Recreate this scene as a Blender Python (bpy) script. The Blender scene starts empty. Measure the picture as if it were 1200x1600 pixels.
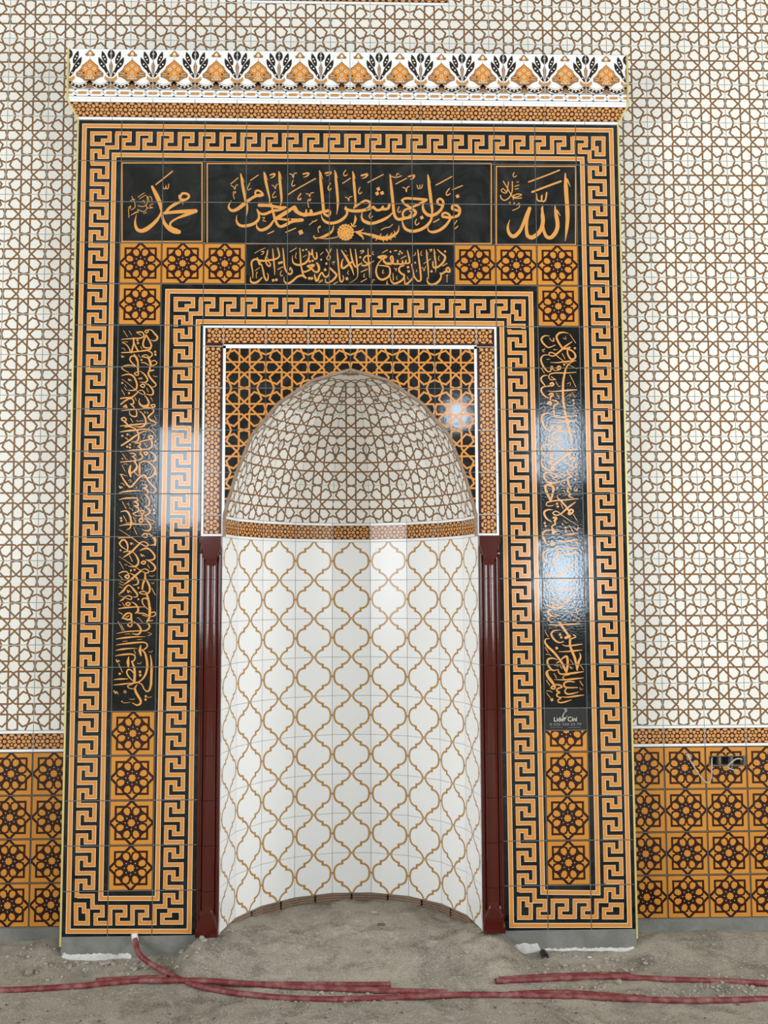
import bpy, math, random
from mathutils import Matrix, Vector, noise
from mathutils.geometry import tessellate_polygon
random.seed(7)
D = bpy.data
SC = bpy.context.scene
COL = SC.collection

# ------------------------------------------------------------------ camera
F_PX = 1515.9
CAM = (0.0263, -4.5295, 1.6568)
YAW, PITCH, ROLL = 0.0287, 0.0784, -0.0039

def ray(u, v):
    a, b = u - 600.0, v - 800.0
    c, s = math.cos(ROLL), math.sin(ROLL)
    U, V = a * c + b * s, -a * s + b * c
    x, up = U / F_PX, -V / F_PX
    c, s = math.cos(PITCH), math.sin(PITCH)
    y, z = c - up * s, s + up * c
    c, s = math.cos(YAW), math.sin(YAW)
    return Vector((x * c + y * s, -x * s + y * c, z))

def onplane(u, v, y0=0.0):
    """point of the upright plane y = y0 that the photo shows at (u, v)"""
    d = ray(u, v); t = (y0 - CAM[1]) / d.y
    return (CAM[0] + t * d.x, CAM[2] + t * d.z)

def onfloor(u, v, z0=0.0):
    d = ray(u, v); t = (z0 - CAM[2]) / d.z
    return (CAM[0] + t * d.x, CAM[1] + t * d.y)

cd = D.cameras.new('camera'); cam = D.objects.new('camera', cd); COL.objects.link(cam)
fw = ray(600, 800).normalized()
rt = (ray(601, 800) - ray(600, 800)).normalized()
upv = rt.cross(fw).normalized()
cam.matrix_world = Matrix(((rt.x, upv.x, -fw.x, CAM[0]), (rt.y, upv.y, -fw.y, CAM[1]),
                           (rt.z, upv.z, -fw.z, CAM[2]), (0, 0, 0, 1)))
cd.sensor_fit = 'HORIZONTAL'; cd.sensor_width = 36.0; cd.lens = 36.0 * F_PX / 1200.0
cd.clip_start = 0.05; cd.clip_end = 60
SC.camera = cam

# ------------------------------------------------------------------ light
SC.view_settings.view_transform = 'Standard'
SC.view_settings.look = 'None'
SC.view_settings.gamma = 1.0
SC.view_settings.use_curve_mapping = False
SC.view_settings.exposure = 0.0
w = D.worlds.new('sky'); SC.world = w; w.use_nodes = True
w.node_tree.nodes['Background'].inputs[0].default_value = (0.80, 0.90, 1.0, 1)
w.node_tree.nodes['Background'].inputs[1].default_value = 1.0

ROOM = dict(x0=-5.5, x1=5.5, y0=-9.5, z1=6.2)
# hall windows, those in the side walls added for broad soft light: (wall, along0, along1, z0, z1, watts)
WINDOWS = [('left', -8.4, -6.4, 1.0, 4.6, 170), ('left', -5.6, -3.6, 1.0, 4.6, 235), ('left', -2.8, -1.2, 1.0, 4.6, 62),
           ('right', -6.2, -4.2, 1.0, 4.6, 260), ('right', -3.6, -1.6, 1.0, 4.6, 150),
           ('front', -2.95, -2.1, 2.5, 4.0, 46), ('front', 2.66, 3.36, 3.2, 4.25, 40), ('front', 2.66, 3.36, 1.3, 2.35, 52),
           ('front', 1.35, 1.68, 4.0, 4.42, 9)]
for i, (side, a0, a1, z0, z1, watt) in enumerate(WINDOWS):
    ld = D.lights.new('daylight', 'AREA'); ld.shape = 'RECTANGLE'
    ld.size = (a1 - a0) * 0.94; ld.size_y = (z1 - z0) * 0.94
    ld.energy = watt; ld.color = (0.95, 0.98, 1.0) if side != 'front' else (0.72, 0.86, 1.0)
    lo = D.objects.new('daylight', ld); COL.objects.link(lo)
    m, zc = (a0 + a1) / 2, (z0 + z1) / 2
    if side == 'left':
        lo.location = (ROOM['x0'] + 0.02, m, zc); lo.rotation_euler = (math.pi / 2, 0, -math.pi / 2)
    elif side == 'right':
        lo.location = (ROOM['x1'] - 0.02, m, zc); lo.rotation_euler = (math.pi / 2, 0, math.pi / 2)
    else:
        lo.location = (m, ROOM['y0'] + 0.02, zc); lo.rotation_euler = (math.pi / 2, 0, 0)

# ------------------------------------------------------------------ materials
def lin(r, g, b):
    f = lambda c: (c / 255) / 12.92 if c / 255 <= .04045 else ((c / 255 + .055) / 1.055) ** 2.4
    return (f(r), f(g), f(b), 1)

MATS = {}
def mat(name, rgb, rough=0.15, spec=0.5, metal=0.0, vary=0.0, bump=0.0, bscale=20.0, blotch=None, wave=0.0):
    """procedural material; vary = brightness change per object, blotch = (rgb, scale, amount)"""
    m = D.materials.new(name); m.use_nodes = True
    nt = m.node_tree; N = nt.nodes; L = nt.links
    bs = N['Principled BSDF']
    bs.inputs['Roughness'].default_value = rough
    bs.inputs['Specular IOR Level'].default_value = spec
    bs.inputs['Metallic'].default_value = metal
    geo = N.new('ShaderNodeNewGeometry')
    col = N.new('ShaderNodeRGB'); col.outputs[0].default_value = rgb
    out = col.outputs[0]
    if blotch:
        nz = N.new('ShaderNodeTexNoise'); nz.inputs['Scale'].default_value = blotch[1]
        nz.inputs['Detail'].default_value = 6; nz.inputs['Roughness'].default_value = .62
        nz.inputs['Distortion'].default_value = blotch[3] if len(blotch) > 3 else 0.0
        L.new(geo.outputs['Position'], nz.inputs['Vector'])
        rp = N.new('ShaderNodeMapRange'); rp.inputs['From Min'].default_value = .42; rp.inputs['From Max'].default_value = .72
        rp.inputs['To Max'].default_value = blotch[2]
        L.new(nz.outputs['Fac'], rp.inputs['Value'])
        mx = N.new('ShaderNodeMix'); mx.data_type = 'RGBA'
        L.new(rp.outputs[0], mx.inputs['Factor']); L.new(out, mx.inputs[6]); mx.inputs[7].default_value = blotch[0]
        out = mx.outputs[2]
    if vary:
        oi = N.new('ShaderNodeObjectInfo')
        mr = N.new('ShaderNodeMapRange'); mr.inputs['To Min'].default_value = 1 - vary; mr.inputs['To Max'].default_value = 1 + vary * .4
        L.new(oi.outputs['Random'], mr.inputs['Value'])
        vm = N.new('ShaderNodeVectorMath'); vm.operation = 'SCALE'
        L.new(out, vm.inputs[0]); L.new(mr.outputs[0], vm.inputs['Scale']); out = vm.outputs[0]
    L.new(out, bs.inputs['Base Color'])
    if bump:
        nb = N.new('ShaderNodeTexNoise'); nb.inputs['Scale'].default_value = bscale; nb.inputs['Detail'].default_value = 4
        L.new(geo.outputs['Position'], nb.inputs['Vector'])
        bp = N.new('ShaderNodeBump'); bp.inputs['Strength'].default_value = bump; bp.inputs['Distance'].default_value = .01
        L.new(nb.outputs['Fac'], bp.inputs['Height']); L.new(bp.outputs[0], bs.inputs['Normal'])
    MATS[name] = m
    return m

mat('white_glaze', lin(236, 233, 224), .16, vary=.05, bump=.02, bscale=9)
mat('bright_white_glaze', lin(240, 240, 238), .21, vary=.02, bump=.015, bscale=9)
mat('black_glaze', (.004, .0055, .0055, 1), .06, bump=.04, bscale=9, blotch=((.030, .032, .032, 1), 4.0, .75, 2.6))
mat('black_rippled_glaze', (.004, .0055, .0055, 1), .07, bump=.030, bscale=85, blotch=((.016, .018, .018, 1), 7.0, .7, 1.2))
mat('orange_print', lin(212, 139, 60), .14, bump=.02, bscale=11, blotch=(lin(208, 140, 82), 9, .6))
mat('gold_letter_print', lin(218, 152, 78), .16, bump=.05, bscale=60)
mat('cream_print', lin(240, 220, 186), .16)
mat('brown_print', lin(104, 78, 52), .18)
mat('tan_print', lin(156, 108, 62), .18)
mat('rosette_brown', lin(46, 18, 12), .14, bump=.02, bscale=11)
mat('rosette_orange', lin(205, 137, 54), .14, vary=.06, bump=.02, bscale=11)
mat('band_dark', lin(58, 22, 10), .16)
mat('band_orange', lin(212, 148, 80), .16, blotch=(lin(212, 160, 114), 30, .9))
mat('ogee_print', lin(172, 124, 62), .16)
mat('ogee_core', lin(196, 152, 88), .16)
mat('palmette_black', lin(38, 30, 30), .16)
mat('palmette_tan', lin(196, 142, 84), .16)
mat('column_glaze', lin(74, 22, 14), .10, spec=.6, bump=.03, bscale=14)
mat('column_edge_glaze', lin(126, 70, 52), .14)
mat('grout', lin(128, 128, 122), .85, bump=.2, bscale=120)
mat('rim_grout', lin(138, 114, 92), .8, bump=.5, bscale=160, blotch=(lin(168, 150, 128), 60, .8))
mat('gold_trim', lin(216, 202, 130), .35, metal=.3)
mat('plaque_black', lin(34, 32, 31), .3)
mat('plaque_ivory', lin(226, 222, 205), .4)
mat('plaque_grey', lin(150, 146, 138), .4)
mat('cement', lin(112, 112, 106), .9, bump=.35, bscale=70, blotch=(lin(140, 138, 130), 9, .8))
mat('plaster_white', lin(205, 203, 198), .9, bump=.5, bscale=80, blotch=(lin(170, 168, 162), 25, .8))
mat('brick_clay', lin(150, 124, 104), .9, vary=.15, bump=.4, bscale=90, blotch=(lin(120, 96, 80), 30, .7))
mat('room_plaster', lin(150, 147, 140), .9, bump=.1, bscale=20)
mat('conduit_red', lin(112, 36, 40), .55, bump=.25, bscale=240, blotch=(lin(156, 112, 104), 24, .8))
mat('conduit_tape', lin(225, 222, 216), .6)
mat('cable_grey', lin(178, 168, 152), .55)
mat('box_dark', lin(38, 36, 34), .7, bump=.3, bscale=80)
mat('box_mortar', lin(120, 112, 100), .9, bump=.5, bscale=120)
mat('stone', lin(166, 160, 150), .9, bump=.4, bscale=90, blotch=(lin(140, 132, 120), 20, .8))
mat('chip_dark', lin(98, 84, 70), .9)
mat('frame_alu', lin(150, 150, 150), .4, metal=.6)
g = mat('pane_glass', (.9, .95, 1, 1), .05)
g.node_tree.nodes['Principled BSDF'].inputs['Transmission Weight'].default_value = 1

def dirt_material():
    m = D.materials.new('dirt'); m.use_nodes = True; MATS['dirt'] = m
    nt = m.node_tree; N = nt.nodes; L = nt.links; bs = N['Principled BSDF']
    bs.inputs['Roughness'].default_value = .95; bs.inputs['Specular IOR Level'].default_value = .1
    geo = N.new('ShaderNodeNewGeometry')
    def nz(scale, detail=8, rough=.65, dist=0.0):
        n = N.new('ShaderNodeTexNoise'); n.inputs['Scale'].default_value = scale; n.inputs['Detail'].default_value = detail
        n.inputs['Roughness'].default_value = rough; n.inputs['Distortion'].default_value = dist
        L.new(geo.outputs['Position'], n.inputs['Vector']); return n
    def mix(a, b, f):
        x = N.new('ShaderNodeMix'); x.data_type = 'RGBA'
        L.new(f, x.inputs['Factor'])
        if isinstance(a, tuple): x.inputs[6].default_value = a
        else: L.new(a, x.inputs[6])
        x.inputs[7].default_value = b
        return x.outputs[2]
    def rng(sock, a, b, hi=1.0):
        r = N.new('ShaderNodeMapRange'); r.inputs['From Min'].default_value = a; r.inputs['From Max'].default_value = b
        r.inputs['To Max'].default_value = hi; L.new(sock, r.inputs['Value']); return r.outputs[0]
    c = mix(lin(190, 180, 164), lin(216, 204, 184), rng(nz(2.6, dist=.6).outputs['Fac'], .42, .66))
    c = mix(c, lin(142, 133, 121), rng(nz(5.0, dist=1.0).outputs['Fac'], .48, .66, .9))
    c = mix(c, lin(228, 219, 203), rng(nz(9.0, dist=1.5).outputs['Fac'], .54, .70, .7))
    c = mix(c, lin(222, 216, 202), rng(nz(120, 4).outputs['Fac'], .53, .63, .8))
    c = mix(c, lin(104, 96, 86), rng(nz(190, 4).outputs['Fac'], .54, .64, .75))
    L.new(c, bs.inputs['Base Color'])
    b1 = N.new('ShaderNodeBump'); b1.inputs['Strength'].default_value = 1.0; b1.inputs['Distance'].default_value = .022
    L.new(nz(38, 8, .8).outputs['Fac'], b1.inputs['Height'])
    L.new(b1.outputs[0], bs.inputs['Normal'])
dirt_material()

# ------------------------------------------------------------------ object helpers
def link(name, me, parent=None, loc=None, rz=None):
    o = D.objects.new(name, me); COL.objects.link(o)
    if parent: o.parent = parent
    if loc: o.location = loc
    if rz is not None: o.rotation_euler = (0, 0, rz)
    return o

class MB:
    """collects polygons with material names; build() makes one mesh"""
    def __init__(s): s.v = []; s.f = []; s.m = []; s.mats = []
    def mi(s, name):
        if name not in s.mats: s.mats.append(name)
        return s.mats.index(name)
    def face(s, pts, m):
        n = len(s.v); s.v.extend(pts); s.f.append(tuple(range(n, n + len(pts)))); s.m.append(s.mi(m))
    def box(s, a, b, m):
        x0, y0, z0 = a; x1, y1, z1 = b
        P = [(x0, y0, z0), (x1, y0, z0), (x1, y1, z0), (x0, y1, z0), (x0, y0, z1), (x1, y0, z1), (x1, y1, z1), (x0, y1, z1)]
        for q in ((0, 3, 2, 1), (4, 5, 6, 7), (0, 1, 5, 4), (1, 2, 6, 5), (2, 3, 7, 6), (3, 0, 4, 7)):
            s.face([P[i] for i in q], m)
    def grid(s, rows, m, close=False):
        """shared-vertex quad grid from rows of points"""
        n0 = len(s.v); nc = len(rows[0]); k = s.mi(m)
        for r in rows: s.v.extend(r)
        for i in range(len(rows) - 1):
            for j in range(nc if close else nc - 1):
                a = n0 + i * nc + j; b = n0 + i * nc + (j + 1) % nc
                s.f.append((a, b, b + nc, a + nc)); s.m.append(k)
    def mesh(s, name, smooth=False):
        me = D.meshes.new(name); me.from_pydata(s.v, [], s.f)
        for q in s.mats: me.materials.append(MATS[q])
        me.polygons.foreach_set('material_index', s.m)
        if smooth: me.polygons.foreach_set('use_smooth', [True] * len(s.f))
        me.update(); return me
    def build(s, name, parent=None, smooth=False, loc=None): return link(name, s.mesh(name, smooth), parent, loc)

def tag(o, label=None, cat=None, group=None, kind=None):
    if label: o['label'] = label
    if cat: o['category'] = cat
    if group: o['group'] = group
    if kind: o['kind'] = kind
    return o

# ------------------------------------------------------------------ 2-D drawing (flat print on tiles)
def area(p): return sum(p[i - 1][0] * p[i][1] - p[i][0] * p[i - 1][1] for i in range(len(p))) / 2
def ccw(p): return p if area(p) > 0 else p[::-1]
def half(p, a, b, keep_left=True):
    """clip convex polygon by the line a->b"""
    sx, sy = b[0] - a[0], b[1] - a[1]; sg = 1 if keep_left else -1
    d = [sg * (sx * (q[1] - a[1]) - sy * (q[0] - a[0])) for q in p]
    out = []
    for i in range(len(p)):
        j = i - 1
        if (d[i] >= 0) != (d[j] >= 0):
            t = d[j] / (d[j] - d[i]); out.append((p[j][0] + t * (p[i][0] - p[j][0]), p[j][1] + t * (p[i][1] - p[j][1])))
        if d[i] >= 0: out.append(p[i])
    return out
def clip(p, c):
    for i in range(len(c)):
        p = half(p, c[i - 1], c[i])
        if len(p) < 3: return []
    return p if abs(area(p)) > 1e-9 else []
def minus(p, c):
    """convex p minus convex (ccw) c, as convex pieces"""
    out = []
    for i in range(len(c)):
        q = half(p, c[i - 1], c[i], False)
        if len(q) >= 3 and abs(area(q)) > 1e-9: out.append(q)
        p = half(p, c[i - 1], c[i])
        if len(p) < 3: break
    return out

class Art:
    """list of convex polygons (points, material, layer)"""
    def __init__(s): s.p = []
    def add(s, pts, m, layer=0):
        pts = ccw(list(pts))
        if abs(area(pts)) < 1e-10: return
        xs = [q[0] for q in pts]; ys = [q[1] for q in pts]
        s.p.append((pts, m, layer, min(xs), max(xs), min(ys), max(ys)))
    def poly(s, pts, m, layer=0):
        for t in tessellate_polygon([[Vector((q[0], q[1], 0)) for q in pts]]):
            s.add([pts[i] for i in t], m, layer)
    def rect(s, x0, y0, x1, y1, m, layer=0): s.add([(x0, y0), (x1, y0), (x1, y1), (x0, y1)], m, layer)
    def disc(s, x, y, r, m, layer=0, n=8, ry=None, rot=0.0):
        ry = ry or r; c, q = math.cos(rot), math.sin(rot); P = []
        for i in range(n):
            a = 2 * math.pi * (i + .5) / n; u, v = r * math.cos(a), ry * math.sin(a)
            P.append((x + u * c - v * q, y + u * q + v * c))
        s.add(P, m, layer)
    def line(s, pts, wd, m, layer=0, closed=False):
        """mitred polyline of even width"""
        n = len(pts); L, R = [], []
        for i in range(n):
            a = pts[i - 1] if (i or closed) else None; b = pts[i]; c = pts[(i + 1) % n] if (i < n - 1 or closed) else None
            ds = []
            for u, v in ((a, b), (b, c)):
                if u and v:
                    l = math.hypot(v[0] - u[0], v[1] - u[1]) or 1e-9; ds.append(((v[0] - u[0]) / l, (v[1] - u[1]) / l))
            nx = sum(-d[1] for d in ds) / len(ds); ny = sum(d[0] for d in ds) / len(ds)
            k = max(nx * nx + ny * ny, .3); nx, ny = nx / k * wd / 2, ny / k * wd / 2
            L.append((b[0] + nx, b[1] + ny)); R.append((b[0] - nx, b[1] - ny))
        for i in range(n if closed else n - 1):
            j = (i + 1) % n; s.add([R[i], R[j], L[j], L[i]], m, layer)
    def stroke(s, pts, ws, fn, m, layer=0, smooth=True):
        """pen stroke with changing width; fn maps drawing coordinates to the plane"""
        if smooth and len(pts) > 2:
            P = [pts[0]] + pts + [pts[-1]]; Q = []
            for i in range(1, len(P) - 2):
                p0, p1, p2, p3 = P[i - 1:i + 3]; n = 4
                for k in range(n):
                    t = k / n
                    Q.append(tuple(.5 * (2 * p1[c] + (p2[c] - p0[c]) * t + (2 * p0[c] - 5 * p1[c] + 4 * p2[c] - p3[c]) * t * t
                                         + (3 * p1[c] - p0[c] - 3 * p2[c] + p3[c]) * t ** 3) for c in (0, 1)))
            Q.append(pts[-1])
        else: Q = list(pts)
        acc = [0]
        for a, b in zip(Q, Q[1:]): acc.append(acc[-1] + math.hypot(b[0] - a[0], b[1] - a[1]))
        tot = acc[-1] or 1; L, R = [], []
        for i, b in enumerate(Q):
            a = Q[max(i - 1, 0)]; c = Q[min(i + 1, len(Q) - 1)]
            dx, dy = c[0] - a[0], c[1] - a[1]; l = math.hypot(dx, dy) or 1
            t = acc[i] / tot * (len(ws) - 1); k = min(int(t), len(ws) - 2) if len(ws) > 1 else 0
            wd = ws[0] if len(ws) == 1 else ws[k] + (ws[k + 1] - ws[k]) * (t - k)
            nx, ny = -dy / l * wd / 2, dx / l * wd / 2
            L.append(fn(b[0] + nx, b[1] + ny)); R.append(fn(b[0] - nx, b[1] - ny))
        for i in range(len(Q) - 1): s.add([R[i], R[i + 1], L[i + 1], L[i]], m, layer)
        if len(ws) == 1 or ws[0] > 15 or ws[-1] > 15:      # rounded ends
            for e, wd in ((Q[0], ws[0]), (Q[-1], ws[-1])):
                if wd > 9:
                    s.add([fn(e[0] + wd * .5 * math.cos(k * math.pi / 4), e[1] + wd * .5 * math.sin(k * math.pi / 4)) for k in range(8)], m, layer)

def flat(x, z, d): return (x, d, z)
LAY = lambda k: -(.0003 + .00022 * k)
def tile_mesh(name, region, art, base, fn=flat, cut=None, thick=.008, origin=(0, 0), bevel=True):
    """a glazed tile: slab with the outline `region` (convex) and its print clipped to it"""
    mb = MB(); ox, oz = origin
    reg = ccw(list(region)); pieces = [reg]
    if cut: pieces = minus(reg, ccw(cut))
    T = lambda q, d: fn(q[0] - ox, q[1] - oz, d)
    for p in pieces:
        if bevel and not cut:
            cx = sum(q[0] for q in p) / len(p); cz = sum(q[1] for q in p) / len(p); b = .0009
            ins = [(q[0] + (b if q[0] < cx else -b), q[1] + (b if q[1] < cz else -b)) for q in p]
            mb.face([T(q, 0) for q in ins], base)
            for i in range(len(p)):
                mb.face([T(p[i - 1], b), T(p[i], b), T(ins[i], 0), T(ins[i - 1], 0)], base)
                mb.face([T(p[i - 1], thick), T(p[i], thick), T(p[i], b), T(p[i - 1], b)], base)
        else:
            ins = p
            mb.face([T(q, 0) for q in p], base)
            for i in range(len(p)):
                mb.face([T(p[i - 1], thick), T(p[i], thick), T(p[i], 0), T(p[i - 1], 0)], base)
        x0 = min(q[0] for q in ins); x1 = max(q[0] for q in ins); y0 = min(q[1] for q in ins); y1 = max(q[1] for q in ins)
        cnt = 0
        for pts, m, lay, a0, a1, b0, b1 in (art.p if art else ()):
            if a1 < x0 or a0 > x1 or b1 < y0 or b0 > y1: continue
            q = pts if (a0 > x0 and a1 < x1 and b0 > y0 and b1 < y1 and len(ins) == 4 and not cut and fn is flat) else clip(pts, ins)
            if q: mb.face([T(k, LAY(lay) - (cnt % 50) * 4e-6) for k in q], m); cnt += 1
    return mb.mesh(name) if mb.f else None

GAP = .0013
def box2(x0, z0, x1, z1, g=GAP): return [(x0 + g, z0 + g), (x1 - g, z0 + g), (x1 - g, z1 - g), (x0 + g, z1 - g)]

# ------------------------------------------------------------------ tile designs, centred on (0,0), tile 0.2 m
T = .2
def star_lattice(edge, core, h=T / 2, we=.0082, wc=.0026):
    """eight-fold strapwork of the white wall tiles and of the black panel"""
    A = Art(); a, o = .243, .925; L = []
    rot = lambda p, t: (p[0] * math.cos(t) - p[1] * math.sin(t), p[0] * math.sin(t) + p[1] * math.cos(t))
    e = a * math.tan(math.pi / 8)
    for k in range(4):
        t = k * math.pi / 2
        for s in (1, -1):                                 # strands along the axes end in a hat at the joint
            L.append([rot(q, t) for q in ((0, 1.0), (s * a, o), (s * a, e))])
            d = t + math.pi / 4                           # diagonal strands turn into the ring round the corner
            c, q_ = rot((s * a, .91), d), rot((s * a, e), d)
            r = rot((0, math.sqrt(2)), d)
            end = (r[0], r[1] - math.copysign(.40, r[1])) if abs(c[0]) < abs(c[1]) else (r[0] - math.copysign(.40, r[0]), r[1])
            L.append([end, c, q_])
    for p in L:
        q = [(x * h, y * h) for x, y in p]
        A.line(q, we, edge, 0)
        if core: A.line(q, wc, core, 1)
    return A

def rosette():
    """orange tile with the dark eight-fold rosette"""
    A = Art(); h = T / 2; O = 'rosette_orange'
    rot = lambda p, t: (h * (p[0] * math.cos(t) - p[1] * math.sin(t)), h * (p[0] * math.sin(t) + p[1] * math.cos(t)))
    for k in range(4):
        t = k * math.pi / 2
        A.poly([rot(q, t) for q in ((.10, .955), (.955, .955), (.955, .10), (.765, .29), (.765, .765), (.29, .765))], O)
        A.poly([rot(q, t) for q in ((.665, .665), (.665, .42), (.53, .50), (.50, .53), (.42, .665))], O)
        A.poly([rot(q, t) for q in ((0, .90), (.165, .725), (.055, .70), (0, .575), (-.055, .70), (-.165, .725))], O)
    for k in range(8):
        t = k * math.pi / 4 + math.pi / 8
        A.poly([rot(q, t) for q in ((.37, 0), (.44, .105), (.585, .142), (.70, .078), (.70, -.078), (.585, -.142), (.44, -.105))], O)
        p = rot((.285, 0), t + math.pi / 8); A.disc(p[0], p[1], .0022, 'cream_print', 0, 6)
    A.poly([rot(((.185, 0) if i % 2 == 0 else (.135, 0)), i * math.pi / 8) for i in range(16)], O)
    return A

def ogee():
    """lattice of lobed cells on the niche tiles"""
    A = Art(); h = T / 2
    a = [(.905, 0), (.89, .16), (.84, .29), (.75, .39), (.63, .45), (.46, .475)]
    b = [(.50, .615), (.37, .645), (.25, .715), (.15, .82), (.095, .92), (.08, 1.0)]
    for sx in (-1, 1):
        for sy in (-1, 1):
            for q in (a, b):
                p = [(sx * x * h, sy * y * h) for x, y in q]
                A.line(p, .0098, 'ogee_print', 0); A.line(p, .0036, 'ogee_core', 1)
            x0, x1 = sorted((sx * .425 * h, sx * .54 * h)); z0, z1 = sorted((sy * .435 * h, sy * .66 * h))
            A.rect(x0, z0, x1, z1, 'ogee_print', 0)
    for s_ in (-1, 1):
        A.rect(-.0045, s_ * h - .006, .0045, s_ * h + .006, 'ogee_print', 0); A.rect(s_ * h - .006, -.006, s_ * h + .006, .006, 'ogee_print', 0)
    return A

def band_art(A, x0, x1, zc, along=0, layer=0):
    """small orange cells on dark lines; along=0 horizontal, 1 vertical"""
    B = 'band_orange'; per = T / 3; u_ = .2 / 875; K = 1.1
    def blob(u, v, ru, rv, r=0.0, n=8):
        if along: A.disc(zc + v, u, rv * u_ * K, B, layer, n, ry=ru * u_ * K, rot=-r)
        else: A.disc(u, zc + v, ru * u_ * K, B, layer, n, ry=rv * u_ * K, rot=r)
    n = int(round((x1 - x0) / per))
    for i in range(n + 1):
        u0 = x0 + i * per
        blob(u0, 0, 34, 34)
        for s in (-1, 1):
            blob(u0, s * 106 * u_, 30, 38); blob(u0 + s * 34 * u_, 145 * u_, 14, 10, n=4); blob(u0 + s * 34 * u_, -145 * u_, 14, 10, n=4)
        if i == n: break
        c0 = u0 + per / 2
        for s in (-1, 1):
            blob(c0 + s * 46 * u_, 0, 38, 31)
            blob(c0, s * 128 * u_, 48, 24)
            p = (c0, zc + s * 62 * u_) if not along else (zc + s * 62 * u_, c0)
            A.poly([(p[0] + r * u_ * math.cos(t), p[1] + r * u_ * math.sin(t)) for r, t in ((36 if k % 2 == 0 else 17, k * math.pi / 5 + (.314 if along else .0) + (math.pi / 2 if s > 0 else -math.pi / 2)) for k in range(10))], B, layer)
            for q in (-1, 1): blob(c0 + q * 76 * u_, s * 74 * u_, 29, 37, q * s * .5)

def band_tile_art():
    A = Art(); h = T / 2
    A.rect(-h, -.0365, h, .0365, 'palmette_black', 0)
    A.rect(-h, -.0345, h, .0345, 'band_dark', 1)
    band_art(A, -h, h, 0, layer=2)
    return A

ART_WALL = star_lattice('brown_print', 'tan_print')
ART_PANEL = star_lattice('orange_print', None, we=.0088)
ART_ROSE = rosette(); ART_OGEE = ogee(); ART_BAND = band_tile_art()

# ------------------------------------------------------------------ the room
def wall_panel(mb, rect, holes, m, fn, thick):
    ps = [[(rect[0], rect[1]), (rect[2], rect[1]), (rect[2], rect[3]), (rect[0], rect[3])]]
    for hx0, hz0, hx1, hz1 in holes:
        c = [(hx0, hz0), (hx1, hz0), (hx1, hz1), (hx0, hz1)]; nx = []
        for p in ps: nx += minus(p, c)
        ps = nx
    for p in ps:
        mb.face([fn(q[0], q[1], 0) for q in p], m); mb.face([fn(q[0], q[1], thick) for q in p[::-1]], m)
        for i in range(len(p)):
            a, b = p[i - 1], p[i]; mb.face([fn(a[0], a[1], thick), fn(b[0], b[1], thick), fn(b[0], b[1], 0), fn(a[0], a[1], 0)], m)

WY = .1526                          # face of the tiled wall
X0, X1, Y0, Z1 = ROOM['x0'], ROOM['x1'], ROOM['y0'], ROOM['z1']
for side in ('left', 'right', 'front'):
    hs = [(a0, z0, a1, z1) for s, a0, a1, z0, z1, _ in WINDOWS if s == side]
    mb = MB()
    if side == 'front': fn = lambda u, v, d: (u, Y0 - d, v); r = (X0, 0, X1, Z1)
    elif side == 'left': fn = lambda u, v, d: (X0 - d, u, v); r = (Y0, 0, WY, Z1)
    else: fn = lambda u, v, d: (X1 + d, u, v); r = (Y0, 0, WY, Z1)
    wall_panel(mb, r, hs, 'room_plaster', fn, .25)
    tag(mb.build('wall_' + side), kind='structure')
mb = MB(); mb.box((X0, Y0, Z1), (X1, WY + .3, Z1 + .2), 'room_plaster'); tag(mb.build('ceiling'), kind='structure')
for i, (side, a0, a1, z0, z1, _) in enumerate(WINDOWS):
    if side == 'front': fn = lambda u, v, d: (u, Y0 - d, v)
    elif side == 'left': fn = lambda u, v, d: (X0 - d, u, v)
    else: fn = lambda u, v, d: (X1 + d, u, v)
    fr = MB(); wall_panel(fr, (a0, z0, a1, z1), [(a0 + .05, z0 + .05, a1 - .05, z1 - .05)], 'frame_alu', lambda u, v, d: fn(u, v, d + .08), .05)
    wo = tag(fr.build('assumed_window_%d' % (i + 1)), kind='structure')  # side wall frames belong to the windows added for fill light
    pn = MB(); wall_panel(pn, (a0 + .05, z0 + .05, a1 - .05, z1 - .05), [], 'pane_glass', lambda u, v, d: fn(u, v, d + .10), .008)
    pn.build('pane', wo)

# tiled wall behind the mihrab
WX0, WZ0, WP = -1.4955, .9947, .1995
HOLE = [onplane(1107, 1181, WY), onplane(1107, 1197.5, WY), onplane(1165, 1197.5, WY), onplane(1165, 1181, WY)]
HX0, HX1 = HOLE[0][0], HOLE[2][0]; HZ0, HZ1 = HOLE[1][1], HOLE[0][1]
mb = MB()
wall_panel(mb, (X0, 0, X1, Z1), [(-1.25, -1, 1.25, 4.1), (HX0, HZ0, HX1, HZ1)], 'grout', lambda u, v, d: (u, WY + .0014 + d, v), .2)
wall = tag(mb.build('wall_back'), kind='structure')
full = box2(-WP / 2, -T / 2, WP / 2, T / 2)
ME_WALL = tile_mesh('wall_tile', full, ART_WALL, 'white_glaze')
ME_ROSE = tile_mesh('rosette_tile', full, ART_ROSE, 'rosette_brown')
ME_BAND = tile_mesh('band_tile', box2(-WP / 2, -.05, WP / 2, .05), ART_BAND, 'bright_white_glaze')
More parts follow.
